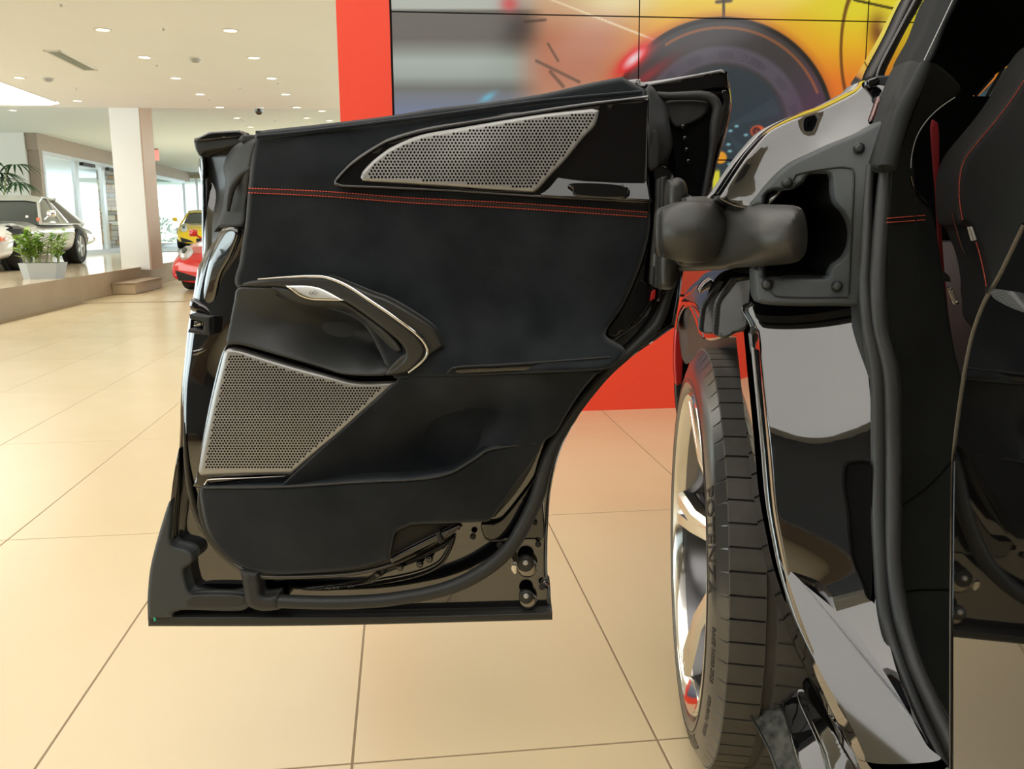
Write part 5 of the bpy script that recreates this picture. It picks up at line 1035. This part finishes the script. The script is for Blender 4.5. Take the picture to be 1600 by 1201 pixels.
# sidewall lettering
def side_text(body, size, rad, ang, name, mt=tyretext, flip=False, extr=.0006):
    vs, fs = text_mesh(body, size, 0, .0004); W = []
    for q in vs:
        r = rad + q.y * (1 if not flip else 1); a = ang - q.x / rad
        hh = np.interp(r, [p[0] for p in prof[1:]], [p[1] for p in prof[1:]]) + .0010
        W.append(WX @ Vector((r * math.cos(a), r * math.sin(a), hh)))
    n = len(W); 
    obj(name, W, fs, mt, ty, smooth=False)
# angle 0 of local X: find direction toward camera
lx = WX.to_3x3() @ Vector((1, 0, 0)); lyv = WX.to_3x3() @ Vector((0, 1, 0))
def ang_of(wv): return math.atan2(Vector(wv).dot(lyv), Vector(wv).dot(lx))
fwd = Vector((-math.sin(HD), -math.cos(HD), 0))
side_text('POTENZA', .036, .331, ang_of(fwd + Vector((0, 0, .42))), 'tyre_lettering')
side_text('RACE 315/30 ZR23', .012, .350, ang_of(fwd + Vector((0, 0, -.12))), 'small_tyre_lettering')
side_text('BRIDGESTONE', .034, .331, ang_of(fwd * .35 + Vector((0, 0, -1))), 'tyre_lettering')
side_text('STEEL RADIAL  TUBELESS', .010, .350, ang_of(fwd + Vector((0, 0, -.55))), 'small_tyre_lettering')
MB().lathe([(.3255, .1542), (.3265, .1552), (.3275, .1538)], WX, 120).build('sidewall_rib', tyretext, ty)
rim = MB().lathe([(.284, .128), (.290, .146), (.297, .152), (.302, .148), (.304, .138), (.300, .118), (.290, .10), (.280, .02), (.276, -.10), (.296, -.135)], WX, 96).build('rim', rimm, car, ang=50)
MB().lathe([(.2835, .128), (.272, .10), (.268, .02), (.262, -.05), (.262, -.12)], WX, 96).build('rim_barrel', rimd, rim, ang=50)
MB().lathe([(0, -.035), (.26, -.035), (.26, -.05)], WX, 48).build('wheel_backing', void, rim)
MB().lathe([(.10, .0), (.195, .0), (.197, -.004), (.197, -.026), (.195, -.03), (.1, -.03)], WX, 64).build('brake_disc', discm, rim)
def spoke(w0, w1, r0, r1, h0, h1, a, off=0.0, thick=.03, mt=rimm):
    mb = MB(); v = []
    for r, w_, h, o_ in ((r0, w0, h0, 0), ((r0 + r1) / 2, (w0 + w1) / 2 * .8, (h0 + h1) / 2 + .012, off * .5), (r1, w1, h1, off)):
        for (s_, dz) in ((-1, -thick), (-1, -.010), (-.55, 0), (.55, 0), (1, -.010), (1, -thick)): v.append(Vector((r, o_ + s_ * w_, h + dz)))
    f_ = [(i * 6 + j, i * 6 + (j + 1) % 6, (i + 1) * 6 + (j + 1) % 6, (i + 1) * 6 + j) for i in (0, 1) for j in range(6)] + [(0, 1, 2, 3, 4, 5), (17, 16, 15, 14, 13, 12)]
    M = WX @ Matrix.Rotation(a, 4, 'Z'); mb.add([M @ q for q in v], f_); return mb
for k in range(5):
    a = math.radians(20) + k * 2 * math.pi / 5; sp_ = spoke(.028, .020, .05, .292, .085, .146, a - .08, .045); sp2 = spoke(.028, .020, .05, .292, .085, .146, a + .08, -.045)
    sp_.add(sp2.v, sp2.f); sp_.build('spoke', rimm, rim, ang=25)
    spoke(.016, .050, .20, .288, .070, .118, a, 0, .02).build('spoke_web', rimd, rim, ang=25)
MB().lathe([(0, .098), (.03, .097), (.045, .088), (.062, .084), (.07, .05)], WX, 40).build('hub_cap', rimd, rim)
cal = MB().box((-.21, -.07, -.04), (-.13, .07, .03), WX @ Matrix.Rotation(ang_of(fwd), 4, 'Z') , bev=.01); cal.build('brake_caliper', mat('caliper_cream', (.62, .56, .42), .4), rim)

# no piece deeper than thing > part > sub-part
def depth_of(o):
    n = 1
    while o.parent is not None: o = o.parent; n += 1
    return n
for o in list(S.objects):
    while depth_of(o) > 3: o.parent = o.parent.parent
for o in S.objects:
    nm = o.name.split('.')[0]
    if o.parent is None and 'label' in o.keys() and 'group' not in o.keys():
        g = {'sprinkler': 'sprinklers in the showroom ceiling', 'smoke_detector': 'smoke detectors on the ceiling', 'shrub': 'shrubs and trees outside the glazing',
             'red_sports_car': 'sports cars on display', 'yellow_sports_car': 'sports cars on display'}.get(nm)
        if g: o['group'] = g
